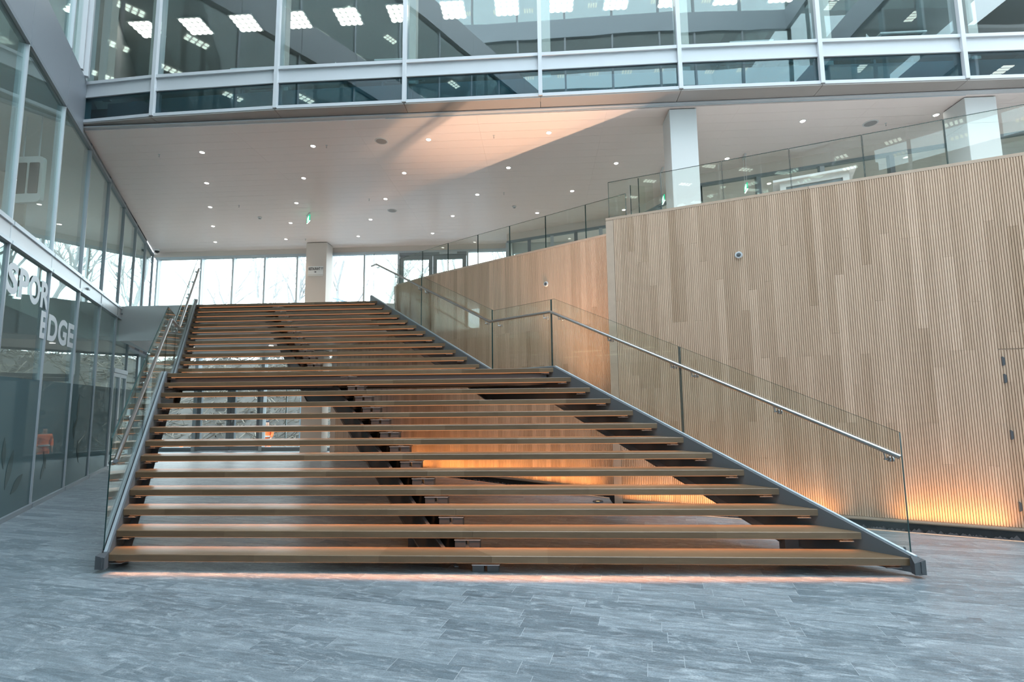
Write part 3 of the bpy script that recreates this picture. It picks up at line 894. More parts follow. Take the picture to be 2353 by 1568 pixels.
for x, y, wh in ((-.84,4.71,'inside the warm light patch'),(-4.42,7.75,'left of the tip of the light patch'),(-8.06,4.97,'nearest the left facade corner'),(-8.06,7.91,'between the first two columns of downlights'),
                 (-.84,7.63,'above the smoke detector right of the light patch'),(6.86,4.81,'beside the rightmost round speaker'),(-4.35,4.85,'beside the second downlight of the front row'),(-7.6,10.9,'above the column with the restaurant sign')): sprinkler(x, y, wh)
def detector(x, y, lab):
    def ex(t):
        m = MB(); m.lathe((x,y,ZC-.055), [(.03,0),(.04,.02)], n=16); m.build('sensor', M_SPEAKER, t)
    fixture('smoke_detector', x, y, [(.045,-.04),(.055,-.02),(.055,-.001)], M_WHITE, lab, 'smoke detector', None, ex)
detector(-.62,8.59,'white smoke detector on the ceiling right of the warm light patch')
detector(-7.99,8.83,'white smoke detector on the ceiling left of the hanging green exit sign')
# exit signs: green plate with a running figure and an arrow
def exit_sign(c, dx, lab, w=.32, h=.17, hang=None):
    c = V(c); dx = V(dx).normalized(); dz = V((0,0,1)); n = dx.cross(dz)
    t = empty('exit_sign', tuple(c), lab, 'exit sign')
    m = MB(); m.sheet([c-dx*w/2-dz*h/2, c+dx*w/2-dz*h/2, c+dx*w/2+dz*h/2, c-dx*w/2+dz*h/2], -n*.02); m.build('plate', M_EXITG, t)
    def P(x, y): return c + dx*(x*h) + dz*(y*h) + n*.003
    m = MB()
    def st(pts):
        for a, b in zip(pts, pts[1:]):
            a, b = P(*a), P(*b); m.bar(a, b, .018, .003, up=n)
    hd = [P(-.18+.08*math.cos(i*math.pi/4), .32+.08*math.sin(i*math.pi/4)) for i in range(8)]
    m.face(hd)
    st([(-.2,.2),(-.3,-.05)]); st([(-.2,.18),(-.02,.1),(.08,.18)]); st([(-.22,.18),(-.42,.12),(-.46,-.02)])
    st([(-.3,-.05),(-.12,-.15),(-.16,-.38)]); st([(-.3,-.05),(-.4,-.25),(-.58,-.28)])
    m.build('running_figure', M_EXITW, t)
    m = MB(); m.sheet([P(.2,-.38), P(.62,-.38), P(.62,.36), P(.2,.36)], n*.002); m.build('doorway', M_EXITW, t)
    m = MB(); m.sheet([c-dx*w/2-dz*(h/2+.012), c+dx*w/2-dz*(h/2+.012), c+dx*w/2-dz*h/2, c-dx*w/2-dz*h/2], -n*.02); m.build('light_edge', M_EXITW, t)
    if hang:
        m = MB()
        for k in (-.1,.1): m.tube([c+dx*k+dz*h/2-n*.01, c+dx*k-n*.01+dz*(hang-c.z)], .004, 6)
        m.bar(c-dx*w/2+dz*(hang-c.z-.02)-n*.01, c+dx*w/2+dz*(hang-c.z-.02)-n*.01, .04, .035)
        m.build('hanger', M_WHITE, t)
    return t
exit_sign((-6.50,8.70,ZC-.15), (.62,-.78,0), 'small green exit sign hung from the ceiling above the stair top', hang=ZC)
exit_sign((2.93,6.55,6.22), (-.05,-1,0), 'green exit sign seen through the glass just left of the tall white column', .26, .14, hang=ZC)
exit_sign((4.60,6.02,6.22), (-.17,-1,0), 'green exit sign seen through the parapet glass right of the tall white column', .26, .14, hang=ZC)

# ================================================================== COLUMNS
def column(x0, y0, w, d, z0, z1, lab, mat=M_WHITE, joint=None):
    t = empty('column', (x0+w/2, y0+d/2, z0), lab, 'column')
    b = .006
    pl = [(x0+b,y0),(x0+w-b,y0),(x0+w,y0+b),(x0+w,y0+d-b),(x0+w-b,y0+d),(x0+b,y0+d),(x0,y0+d-b),(x0,y0+b)]
    if joint:
        MB().prism(pl, z0, joint-.002).build('casing', mat, t); MB().prism(pl, joint+.002, z1-.02).build('casing', mat, t)
    else: MB().prism(pl, z0, z1-.02).build('casing', mat, t)
    MB().box(x0+.02, y0+.02, z1-.02, x0+w-.02, y0+d-.02, z1).build('shadow_gap', M_BLACK, t)
    return t
column(2.47, 3.98, .49, .50, Z2, ZC, 'tall square white column rising behind the ash wall, left of the pair', joint=None)
column(7.68, 3.98, .54, .50, Z2, ZC, 'square white column at the right edge with a horizontal casing joint', joint=6.45)
column(-7.75, 11.3, .70, .50, Z2, ZC, 'cream square column at the stair top carrying the restaurant sign', M_CREAM)
column(-7.75, 11.3, .70, .50, 0, 3.3, 'cream square column seen under the stair beside the lower windows', M_CREAM)
# restaurant sign
sg = empty('restaurant_sign', (-7.41,11.29,5.95), 'white restaurant sign plate with arrow on the cream column', 'sign')
MB().box(-7.665, 11.285, 5.84, -7.145, 11.298, 6.12).build('plate', M_PAPER, sg)
MB().box(-7.665, 11.270, 5.795, -7.145, 11.298, 5.825).build('ledge', M_PAPER, sg)
put_text('RESTAURANT', (-7.64,11.284,5.985), (1,0,0), (0,0,1), .40, .10, 'lettering', M_BLACK, sg, .03)
m = MB(); m.sheet([(-7.45,11.284,5.915),(-7.41,11.284,5.915),(-7.41,11.284,5.895),(-7.37,11.284,5.925),(-7.41,11.284,5.955),(-7.41,11.284,5.935),(-7.45,11.284,5.935)], (0,-.002,0)); m.build('arrow', M_BLACK, sg)
m = MB()
for k in (0,.012,.024): m.box(-7.215+k, 11.282, 6.05, -7.211+k, 11.284, 6.085)
m.box(-7.215, 11.282, 6.04, -7.187, 11.284, 6.052); m.box(-7.204, 11.282, 5.985, -7.198, 11.284, 6.045)
m.box(-7.172, 11.282, 5.985, -7.166, 11.284, 6.085); m.box(-7.166, 11.282, 6.03, -7.158, 11.284, 6.083)
m.build('cutlery_symbol', M_BLACK, sg)

# ================================================================== UPPER FLOOR SLAB
slab = empty('floor_upper', (0,0,0), 'upper floor slab with pale edge beam left of the stair', 'floor', kind='structure')
def wallside(i): return tuple((fpts[i]+offs[i]*.21)[:2])
sp = [(-11.25,8.0),(xl(Y25+.30)-.15,8.0),(xl(Y25+.30)-.15,Y25+.30),(xr(Y25+.30)+.12,Y25+.30),(-3.72,Y25+.40),wallside(5),wallside(4),wallside(3),wallside(2),wallside(1),(2.2,3.75),(12,.0),(12.3,YB+.2),(-13.6,YB+.2)]
MB().prism(sp, 3.32, Z2-.012).build('slab', M_WHITE, slab)
MB().prism(sp, Z2-.011, Z2).build('floor_finish', M_UPFL, slab)
MB().box(-11.24, 7.93, 3.30, xl(8)-.15, 7.998, 4.24).build('edge_beam', M_WHITE, slab)
sof = MB(); sof.prism([(-11.0,8.05),(xl(7.7),8.05),(xl(7.7),7.7),(-3.7,7.85),(-5.1,9.3),(-6.4,10.8),(-6.4,YB),(-13.4,YB)], 3.30, 3.315); sof.build('soffit', M_CEIL, slab)
for i, (x, y) in enumerate(((-7.92,9.61),(-10.4,9.7),(-5.6,9.9))):  # the last one is added to brighten the space under the slab
    t = empty('soffit_downlight', (x,y,3.3), ('round downlight glimpsed between the upper treads','round downlight under the slab near the left facade','added downlight brightening the space under the slab beside the far ash wall')[i], 'downlight')
    m = MB(); m.lathe((x,y,3.292), [(.07,0),(.085,.002),(.085,.007)], n=20); m.build('trim_ring', M_WHITE, t)
    down_lamp(x, y, 3.27, 160)
    m = MB(); m.lathe((x,y,3.287), [(.058,0),(.062,.004)], n=20); m.build('lens', M_DOWN, t)

# ================================================================== BACK GLAZING
wall_b = empty('wall_back', (0,0,0), 'back wall of tall windows on two storeys looking on bare trees', 'wall', kind='structure')
def bx(x0, x1, z0, z1, d0, d1, name, mat, par=None): return MB().box(x0, YB+d0, z0, x1, YB+d1, z1).build(name, mat, par or wall_b)
# upper storey
UX = [-13.4,-11.8,-10.64,-9.5,-8.34,-7.15,-5.97,-4.78]
bx(-13.6, -.9, 6.76, ZC, -.02, .14, 'header', M_CREAM)
bx(-13.5, -.9, 6.68, 6.76, -.06, .10, 'transom', M_ALU)
bx(-13.5, -4.78, Z2, Z2+.09, -.06, .10, 'transom', M_ALU); bx(-2.36, -.9, Z2, Z2+.09, -.06, .10, 'transom', M_ALU)
for x in UX: bx(x-.03, x+.03, Z2+.09, 6.68, -.10, .08, 'mullion', M_ALU)
for a, b in zip(UX, UX[1:]): bx(a+.03, b-.03, Z2+.09, 6.68, .0, .012, 'glass_pane', M_GLASS)
bx(-2.36, -1.06, Z2+.09, 6.68, .0, .012, 'glass_pane', M_GLASS); bx(-1.06, -.95, Z2, 6.76, -.10, .08, 'mullion', M_ALU)
bx(-2.42, -2.36, Z2, 6.68, -.10, .08, 'mullion', M_ALU)
door2 = empty('door_2', (-3.57,YB,Z2), 'grey framed double glass door at the back of the upper floor', 'door', kind='structure')
bx(-4.75, -2.42, 6.58, 6.68, -.09, .07, 'head_rail', M_ALUDK, door2)
for a, b in ((-4.73,-3.60),(-3.58,-2.44)):
    for x0, x1 in ((a,a+.13),(b-.13,b)): bx(x0, x1, Z2+.01, 6.57, -.07, .03, 'stile', M_ALUDK, door2)
    bx(a+.13, b-.13, 6.44, 6.57, -.07, .03, 'rail', M_ALUDK, door2); bx(a+.13, b-.13, Z2+.01, Z2+.22, -.07, .03, 'rail', M_ALUDK, door2)
    bx(a+.13, b-.13, Z2+.22, 6.44, -.02, -.01, 'pane', M_GLASS, door2)
bx(-3.35, -2.75, 6.60, 6.67, -.15, -.09, 'door_closer', M_ALU, door2)
# lower storey
bx(-13.7, -7.7, 3.24, 3.32, -.08, .10, 'transom', M_ALUDK)
bx(-13.7, -11.80, 0, .11, -.10, .08, 'transom', M_ALUDK); bx(-9.40, -6.4, 0, .11, -.10, .08, 'transom', M_ALUDK)
bx(-13.6, -11.80, .11, .135, -.10, .0, 'sill', M_ALUW); bx(-9.40, -7.8, .11, .135, -.10, .0, 'sill', M_ALUW)
for x in (-13.5, -11.72, -9.38): bx(x-.06, x+.05, 0, 3.24, -.12, .08, 'mullion', M_ALU)
bx(-8.62, -8.58, .11, 3.24, .02, .05, 'mullion', M_ALU)
bx(-13.45, -11.78, .11, 3.24, 0, .012, 'glass_pane', M_GLASS); bx(-9.33, -6.4, .11, 3.24, 0, .012, 'glass_pane', M_GLASS)
bx(-11.66, -9.44, 2.56, 3.24, 0, .012, 'glass_pane', M_GLASS)
door3 = empty('door_3', (-10.5,YB,0), 'grey framed double glass door seen under the stair', 'door', kind='structure')
bx(-11.67, -9.44, 2.46, 2.56, -.09, .07, 'head_rail', M_ALUDK, door3)
for a, b in ((-11.66,-10.49),(-10.47,-9.44)):
    for x0, x1 in ((a,a+.13),(b-.13,b)): bx(x0, x1, .01, 2.45, -.07, .03, 'stile', M_ALUDK, door3)
    bx(a+.13, b-.13, 2.33, 2.45, -.07, .03, 'rail', M_ALUDK, door3); bx(a+.13, b-.13, .01, .16, -.07, .03, 'rail', M_ALUDK, door3)
    bx(a+.13, b-.13, .16, 2.33, -.02, -.01, 'pane', M_GLASS, door3)
for x in (-10.56,-10.40):
    m = MB(); m.tube([(x,YB-.12,.95),(x,YB-.12,1.25)], .012, 8); m.bar((x,YB-.07,1.0),(x,YB-.12,1.0), .014,.014); m.bar((x,YB-.07,1.2),(x,YB-.12,1.2), .014,.014); m.build('handle', M_INOX, door3)
nt_ = MB(); nt_.box(-11.05, YB-.026, 1.33, -10.72, YB-.022, 1.47)
tag(nt_.build('paper_notice', M_PAPER), 'white paper notice stuck on the lower glass door', 'notice')
# closing wall pieces beyond the far slatted wall, out of sight below the slab
MB().box(-6.6, 10.9, 0, -6.4, YB, 3.3).build('return_wall', M_CREAM, wall_b)
# upper glazed partition right
part = empty('wall_partition', (0,0,0), 'grey framed glass partition on the upper floor behind the parapet', 'wall', kind='structure')
PA, PB, PC, PD = (-.97,11.05), (2.6,9.53), (3.9,6.95), (12.2,3.9)
def pseg(a, b, z0, z1, o0, o1, name, mat): return fseg(a, b, z0, z1, o0, o1, name, mat, part)
def lerp(a, b, t): return (a[0]+(b[0]-a[0])*t, a[1]+(b[1]-a[1])*t)
for a, b, n in ((PA,PB,5),(PB,PC,2),(PC,PD,7)):
    pseg(a, b, 6.72, ZC, -.06, .04, 'header', M_CREAM)
    pseg(a, b, 6.66, 6.72, -.06, .05, 'transom', M_ALUDK); pseg(a, b, Z2, Z2+.08, -.06, .05, 'transom', M_ALUDK)
    for k in range(n+1):
        p = lerp(a, b, k/n)
        MB().prism([(p[0]-.05,p[1]-.05),(p[0]+.05,p[1]-.05),(p[0]+.05,p[1]+.05),(p[0]-.05,p[1]+.05)], Z2+.08, 6.66).build('mullion', M_ALUDK if k % 2 else M_ALU, part)
    for k in range(n):
        pseg(lerp(a,b,(k+.02)/n), lerp(a,b,(k+.98)/n), Z2+.08, 6.66, -.012, 0, 'glass_pane', M_GLASS)
MB().prism([(-.95,YB),(-.95,11.1),(-.85,11.1),(-.85,YB)], Z2, ZC).build('return_wall', M_WHITE, part)
MB().box(-.9, YB+.02, Z2, 12.3, YB+.2, Z2+.35).build('rear_wall', M_WHITE, part); MB().box(-.9, YB+.02, 6.6, 12.3, YB+.2, ZC).build('rear_wall', M_WHITE, part)
for k in range(9):
    x = -.85+1.64*k; MB().box(x-.04, YB-.02, Z2+.35, x+.04, YB+.12, 6.6).build('mullion', M_ALU, part)
    if k < 8: MB().box(x+.04, YB+.06, Z2+.35, x+1.60, YB+.07, 6.6).build('glass_pane', M_GLASS, part)
MB().box(12.3, -1.2, 0, 12.5, YB+.2, ZC+.05).build('side_wall', M_WHITE, part)

# ================================================================== STAIRCASE
stair = empty('staircase', (-.5,0,0), 'wide open-riser oak staircase with warm lights under each tread', 'staircase')
TT = .066
def tread_plank(y0, y1, z, fa, fb, name, gap0=0.0, gap1=0.0):
    c = .005
    xa0, xb0, xa1, xb1 = fa(y0)+gap0, fb(y0)-gap1, fa(y1)+gap0, fb(y1)-gap1
    t = random.random()
    m = MB()
    # front edge eased by a small chamfer
    pr = [(y0, z-TT), (y0, z-c), (y0+c, z), (y1, z), (y1, z-TT)]
    A = [((fa(y)+gap0), y, zz) for y, zz in pr]; B = [((fb(y)-gap1), y, zz) for y, zz in pr]
    n = len(pr)
    for i in range(n):
        j = (i+1) % n
        m.face([A[i], B[i], B[j], A[j]][::-1] if False else [A[i], A[j], B[j], B[i]][::-1], t)
    m.face(A, t); m.face(B[::-1], t)
    return m.build(name, M_OAK, stair)
for i in range(1, 26):
    y0, z = ty(i), RISE*i
    if i == 13:
        ys = [y0 + k*(LAND+.02)/5 for k in range(6)]
        for a, b in zip(ys, ys[1:]):
            tread_plank(a, b-.002, z, xl, xm, 'landing_plank', 0, .0012); tread_plank(a, b-.002, z, xm, xr, 'landing_plank', .0012, 0)
    else:
        dep = .285 if i < 25 else .30
        tread_plank(y0, y0+dep, z, xl, xm, 'tread', 0, .0012); tread_plank(y0, y0+dep, z, xm, xr, 'tread', .0012, 0)
    zb = z-TT
    # light strip under the front edge
    xa, xb = xl(y0)+.05, xr(y0)-.07
    MB().box(xa, y0+.026, zb-.009, xb, y0+.044, zb-.0005).build('led_strip', M_LED, stair)
    # small steel angles that hold the tread at both stringers
    MB().box(xr(y0)-.20, y0+.012, zb-.030, xr(y0)-.065, y0+.14, zb-.022).box(xr(y0)-.15, y0+.05, zb-.022, xr(y0)-.10, y0+.12, zb-.0005).build('tread_angle', M_STEEL, stair)
    MB().box(xl(y0)+.0, y0+.012, zb-.030, xl(y0)+.125, y0+.14, zb-.022).box(xl(y0)+.04, y0+.05, zb-.022, xl(y0)+.09, y0+.12, zb-.0005).build('tread_angle', M_STEEL, stair)
    # lamp of the strip
    ld_ = bpy.data.lights.new('tread_lamp', 'AREA'); ld_.shape = 'RECTANGLE'; ld_.size = xb-xa; ld_.size_y = .012
    ld_.color = WARM if i > 1 else (1.0,.36,.13); ld_.energy = (1.15 if i > 1 else 1.15)*(xb-xa); ld_.spread = math.radians(110 if i > 1 else 62)
    lo = bpy.data.objects.new('tread_lamp', ld_); COL.objects.link(lo)
    lo.matrix_world = Matrix.Translation(V(((xa+xb)/2, y0+.012, zb-.006))) @ Matrix.Rotation(math.radians(-8 if i > 1 else -40), 4, 'X')
# stringers: sloped plates with level part at the landing
def stringer(fx, o0, o1, ztop, depth, name, mat, y0=-.012, y1=None, zmin=.04):
    y1 = Y25+.28 if y1 is None else y1
    ys = sorted(set([y0, 0.0, Y13, Y14-.0, y1]))
    kink = (depth-RISE)*GO/RISE
    top = []; 
    for y in (y0, Y13, Y14-GO*0.0, y1):
        pass
    def nz(y):
        if y < Y13: return RISE + y*RISE/GO
        if y < Y14-GO: return 13*RISE
        return 13*RISE + (y-(Y14-GO))*RISE/GO
    kn = [y0, Y13, Y14-GO, y1]
    T = [(y, nz(y)+ztop) for y in kn]
    sl = RISE/GO
    Bt = [(y, nz(y)-depth) for y in kn]
    # bottom starts where it meets zmin
    ycut = (zmin+depth-RISE)/sl
    Bt = [(y0, zmin), (max(ycut,y0+.01), zmin)] + Bt[1:]
    poly = T + Bt[::-1]
    m = MB(); n = len(poly)
    A = [V((fx(y)+o0, y, z)) for y, z in poly]; B = [V((fx(y)+o1, y, z)) for y, z in poly]
    # strips along y keep faces planar enough
    m.face(A[::-1] if o1 > o0 else A); m.face(B if o1 > o0 else B[::-1])
    for i in range(n):
        j = (i+1) % n; m.face([A[i], A[j], B[j], B[i]])
    o = m.build(name, mat, stair)
    bm = bmesh.new(); bm.from_mesh(o.data); bmesh.ops.triangulate(bm, faces=bm.faces[:]); bmesh.ops.recalc_face_normals(bm, faces=bm.faces[:]); bm.to_mesh(o.data); bm.free()
    return o
stringer(xr, .002, .020, .022, .50, 'stringer', M_STEEL)
stringer(xl, -.020, -.002, .022, .50, 'stringer', M_STEEL)
def mid_left(y): return xm(y)-.27
stringer(xm, -.29, -.25, -.20, .56, 'middle_beam_plate', M_STEELDK, y0=.10, y1=Y25+.2)
stringer(xm, -.04, .0, -.20, .56, 'middle_beam_plate', M_STEELDK, y0=.10, y1=Y25+.2)
def flange(fx, w0, w1, d, name, mat):
    m = MB(); sl = RISE/GO
    yc = (.04+d-RISE)/sl
    kn = [yc, Y13, Y14-GO, Y25+.2]
    nz = lambda y: (RISE+y*sl if y <= Y13 else 13*RISE if y <= Y14-GO+1e-6 else 13*RISE+(y-(Y14-GO))*sl)
    for a, b in zip(kn, kn[1:]):
        za, zb = nz(a)-d, nz(b)-d
        m.hexa([(fx(a)+w0,a,za-.02),(fx(a)+w1,a,za-.02),(fx(b)+w1,b,zb-.02),(fx(b)+w0,b,zb-.02),(fx(a)+w0,a,za),(fx(a)+w1,a,za),(fx(b)+w1,b,zb),(fx(b)+w0,b,zb)])
    return m.build(name, mat, stair)
flange(xm, -.30, .01, .56, 'beam_flange', M_STEEL)
flange(xr, -.10, .02, .50, 'beam_flange', M_STEEL); flange(xl, -.02, .10, .50, 'beam_flange', M_STEEL)
# tread brackets on the middle beam: top plate and two cheek plates
for i in range(1, 26):
    y0, z = ty(i), RISE*i; zb = z-TT
    ya = y0+.055; x = xm(y0)+.075
    br = MB(); br.box(x-.27, ya-.02, zb-.034, x, ya+.14, zb-.026); br.box(x-.16, ya+.03, zb-.026, x-.11, ya+.10, zb-.0005); br.build('bracket_plate', M_ALU, stair)
    b2 = MB()
    for xx in (x-.265, x-.12): b2.box(xx, ya, zb-.17, xx+.11, ya+.12, zb-.035)
    b2.hexa([(x-.40,ya+.02,zb-.24),(x-.01,ya+.02,zb-.19),(x-.01,ya+.11,zb-.19),(x-.40,ya+.11,zb-.24),(x-.40,ya+.02,zb-.17),(x-.01,ya+.02,zb-.165),(x-.01,ya+.11,zb-.165),(x-.40,ya+.11,zb-.17)])
    b2.build('bracket_leg', M_STEELDK, stair)
# landing cross beams
for y in (Y13+.06, Y13+.72, Y14-.02):
    MB().box(xl(y)+.05, y, 13*RISE-TT-.20, xr(y)-.05, y+.10, 13*RISE-TT-.02).build('landing_beam', M_STEELDK, stair)
# glass shoe channels on both stringers
def channel(fx, o, w, name, mat, dz0, dz1):
    m = MB(); sl = RISE/GO
    kn = [-.012, Y13, Y14-GO, Y25+.28]
    nz = lambda y: (RISE+y*sl if y <= Y13 else 13*RISE if y <= Y14-GO+1e-6 else 13*RISE+(y-(Y14-GO))*sl)
    for a, b in zip(kn, kn[1:]):
        za, zb = nz(a), nz(b)
        m.hexa([(fx(a)+o,a,za+dz0),(fx(a)+o+w,a,za+dz0),(fx(b)+o+w,b,zb+dz0),(fx(b)+o,b,zb+dz0),(fx(a)+o,a,za+dz1),(fx(a)+o+w,a,za+dz1),(fx(b)+o+w,b,zb+dz1),(fx(b)+o,b,zb+dz1)])
    return m.build(name, mat, stair)
channel(xr, .021, .027, 'glass_shoe', M_CHAN, -.14, .035); channel(xr, .071, .012, 'glass_shoe', M_STEEL, -.14, .012); channel(xr, .0485, .022, 'shoe_gasket', M_BLACK, -.14, .015)
channel(xl, -.054, .033, 'glass_shoe', M_CHAN, -.14, .035); channel(xl, -.090, .012, 'glass_shoe', M_STEEL, -.14, .012); channel(xl, -.0775, .023, 'shoe_gasket', M_BLACK, -.14, .015)
# end caps at the foot
for sgn, x0, x1 in ((1, 3.374, 3.474), (-1, -4.418, -4.322)):
    m = MB(); a, b = (.03, .0) if sgn > 0 else (0, .02)
    m.hexa([(x0,-.06,.035),(x1,-.06,.035),(x1,-.0125,.035),(x0,-.0125,.035),(x0,-.06,.165-a),(x1,-.06,.165-b),(x1,-.0125,.195-a),(x0,-.0125,.195-b)])
    m.box(x0+.055, -.066, .05, x0+.075, -.0605, .15)
    m.build('end_cap', M_STEELDK, stair)
MB().box(2.55, .64, 0, 2.69, .78, .22).build('post', M_STEELDK, stair); MB().box(2.50, .59, 0, 2.74, .83, .012).build('foot_plate', M_STEELDK, stair)
MB().box(-4.92, .64, 0, -4.80, .76, .12).build('post', M_STEELDK, stair)
MB().box(xm(.9)-.28, .82, 0, xm(.9)+.0, .98, .2).build('post', M_STEELDK, stair)

# ================================================================== BALUSTRADES
def nz3(y):
    sl = RISE/GO
    return RISE+y*sl if y <= Y13 else (13*RISE if y <= Y14-GO else 13*RISE+(y-(Y14-GO))*sl)
def balustrade(fx, o, lab, rail_o, sgn, joints, brk):
    t = empty('glass_balustrade', (fx(0)+o, 0, RISE), lab, 'balustrade')
    kink = (Y13+.08, Y14-GO+.06)
    for a, b in zip(joints, joints[1:]):
        a2, b2 = a+.006, b-.006
        ys = [a2] + [k for k in (Y13+.02, Y14-GO+.02) if a2 < k < b2] + [b2]
        bot = [(y, nz3(y)+.0) for y in ys]; top = [(y, nz3(y)+1.125) for y in ys]
        poly = [V((fx(y)+o, y, z)) for y, z in bot] + [V((fx(y)+o, y, z)) for y, z in top[::-1]]
        m = MB()
        for p, q in zip(range(len(ys)-1), range(1, len(ys))):
            A = [V((fx(ys[p])+o,ys[p],nz3(ys[p])+.0)), V((fx(ys[q])+o,ys[q],nz3(ys[q])+.0)), V((fx(ys[q])+o,ys[q],nz3(ys[q])+1.125)), V((fx(ys[p])+o,ys[p],nz3(ys[p])+1.125))]
            m.sheet(A, (.012,0,0))
        pane = m.build('glass_pane', M_BALGL, t)
        # polished green edges
        e = MB()
        for y in (a2, b2):
            e.bar((fx(y)+o+.006, y, nz3(y)+.0), (fx(y)+o+.006, y, nz3(y)+1.125), .0122, .002, up=(0,1,0))
        for p, q in zip(ys, ys[1:]):
            e.bar((fx(p)+o+.006, p, nz3(p)+1.126), (fx(q)+o+.006, q, nz3(q)+1.126), .012, .003)
        e.build('glass_edge', M_GLEDGE, pane)
    R = .023
    path = [(fx(y)+rail_o, y, nz3(y)+.915) for y in (0.0, Y13+.03, Y14-GO+.03, Y25+.06)]
    path.append((fx(Y25+.24)+rail_o, Y25+.24, nz3(Y25+.06)+.915))
    m = MB(); m.tube(path, R, 14); m.build('handrail', M_INOX, t, smooth=True)
    for y in brk:
        z = min(nz3(y), nz3(Y25+.06))+.915
        c = V((fx(y)+rail_o, y, z)); g = V((fx(y)+o+(.016 if sgn > 0 else 0), y, z-.085))
        m = MB()
        m.tube([c+V((0,0,-.02)), V((c.x+sgn*.012,y,z-.085))], .007, 8)
        gg = V((fx(y)+o+(0 if sgn > 0 else .016), y, z-.085))
        m.tube([V((c.x,y,z-.085)), gg], .010, 8)
        m.lathe(gg-V((sgn*.014,0,0)), [(.024,0),(.026,.004),(.026,.014)], axis=(sgn,0,0), n=14)
        m.lathe(g, [(.026,0),(.026,.01),(.022,.014)], axis=(sgn,0,0), n=14)
        m.build('rail_bracket', M_INOX, t, smooth=True)
    return t
bal_r = balustrade(xr, .053, 'glass balustrade with steel handrail on the right side of the stair', 0.0, 1, [.02, 1.61, Y13+.07, Y14-GO+.05, 5.97, Y25+.24], (.09,.78,1.46,1.66,2.36,3.04,3.27,4.08,4.34,5.79,5.98,6.72,7.40))
bal_l = balustrade(xl, -.072, 'glass balustrade with steel handrail on the left side of the stair', 0.0, -1, [.02, 1.61, Y13+.07, Y14-GO+.05, 5.97, Y25+.24], (.09,.78,1.46,1.66,2.36,3.04,3.27,4.08,4.34,5.79,5.98,6.72,7.40))
# small sticker at the foot of the right glass
MB().box(xr(.05)+.0495, .035, .215, xr(.05)+.0515, .07, .25).build('sticker', M_ALUDK, bal_r)
# parapet glass along the top of the walls
def parapet(pts, joints, lab, zt=5.26):
    t = empty('glass_parapet', (*pts[0], ZW), lab, 'balustrade')
    for a, b in joints:
        a, b = V((*a,0)), V((*b,0)); d = (b-a).normalized(); n = V((-d.y,d.x,0))
        a, b = a+d*.005, b-d*.005
        m = MB(); m.prism([tuple(a[:2]), tuple(b[:2]), tuple((b+n*.016)[:2]), tuple((a+n*.016)[:2])], ZW+.011, zt); p = m.build('glass_pane', M_BALGL, t)
        e = MB(); e.bar((*a[:2],ZW+.011), (*a[:2],zt), .016, .004, up=d); e.bar((*b[:2],ZW+.011), (*b[:2],zt), .016, .004, up=d); e.bar((*a[:2],zt), (*b[:2],zt), .014, .004)
        e.build('glass_edge', M_GLEDGE, p)
    return t
xsn = [1.20,2.0,2.85,3.70,4.53,5.37,6.2,7.05,7.9,8.8]
nj = [((a, near_y(a)+.09), (b, near_y(b)+.09)) for a, b in zip(xsn, xsn[1:])]
parapet([(1.2,near_y(1.2)+.09)], nj, 'clear glass parapet on the near ash wall in front of the columns')
xsf = [1.6,.92,.17,-.58,-1.32,-2.09,-2.83,-3.58]
fj = [((a, far_y(a)+.10), (b, far_y(b)+.10)) for a, b in zip(xsf, xsf[1:])]
parapet([(1.6,far_y(1.6)+.1)], fj, 'clear glass parapet on the far ash wall above the stair landing', 5.30)
gp = empty('glass_screen', (-3.9,7.58,Z2), 'short clear glass screen between stair top and ash wall', 'balustrade')
m = MB(); m.prism([(-4.02,7.50),(-3.70,7.62),(-3.705,7.635),(-4.025,7.515)], Z2+.005, 5.24); m.build('glass_pane', M_BALGL, gp)
gs = empty('door_reflection_panes', (2.15,6.2,Z2), 'pair of clear green-edged panes imitating a door reflection on the upper floor', 'reflection panes')  # panes built to imitate the reflection of a glass door
for x, y, h in ((2.10,6.05,2.25),(2.30,6.15,2.45)):
    m = MB(); m.prism([(x,y),(x+.34,y+.1),(x+.335,y+.115),(x-.005,y+.015)], Z2+.002, Z2+h); p = m.build('glass_pane', M_BALGL, gs)
    MB().bar((x-.003,y+.006,Z2), (x-.003,y+.006,Z2+h), .018, .01, up=(0,1,0)).build('glass_edge', M_GLEDGE, p)

# ================================================================== SMALL THINGS ON WALLS AND UPPER FLOOR
def wall_lamp(x, yfn, z, n, lab):
    n = V(n).normalized(); c = V((x, yfn(x), z)) + n*.012
    t = empty('wall_spot', tuple(c), lab, 'wall spot')
    m = MB(); m.lathe(c, [(.052,0),(.055,.012),(.045,.03),(.034,.03)], axis=tuple(n), n=20); m.build('ring', M_ALUW, t, smooth=True)
    m = MB(); m.lathe(c+n*.018, [(.036,0),(.03,.014),(.015,.018)], axis=tuple(n), n=16); m.build('lens', M_STEELDK, t, smooth=True)
wall_lamp(2.97, near_y, 3.73, nn, 'round grey spot fitting set in the near ash wall')
wall_lamp(.17, far_y, 3.88, (-.58,-.81,0), 'round dark spot fitting set in the far ash wall')
cam_t = empty('security_camera', (-13.2,11.6,6.8), 'small white security camera at the far left ceiling corner', 'camera')
m = MB(); m.lathe((-13.2,11.6,ZC), [(.08,-.06),(.09,-.03),(.09,-.001)], n=16); m.build('base', M_WHITE, cam_t)
m = MB(); m.lathe((-13.2,11.6,ZC-.06), [(.02,-.07),(.06,-.045),(.072,0)], n=16); m.build('dome', M_BLACK, cam_t)
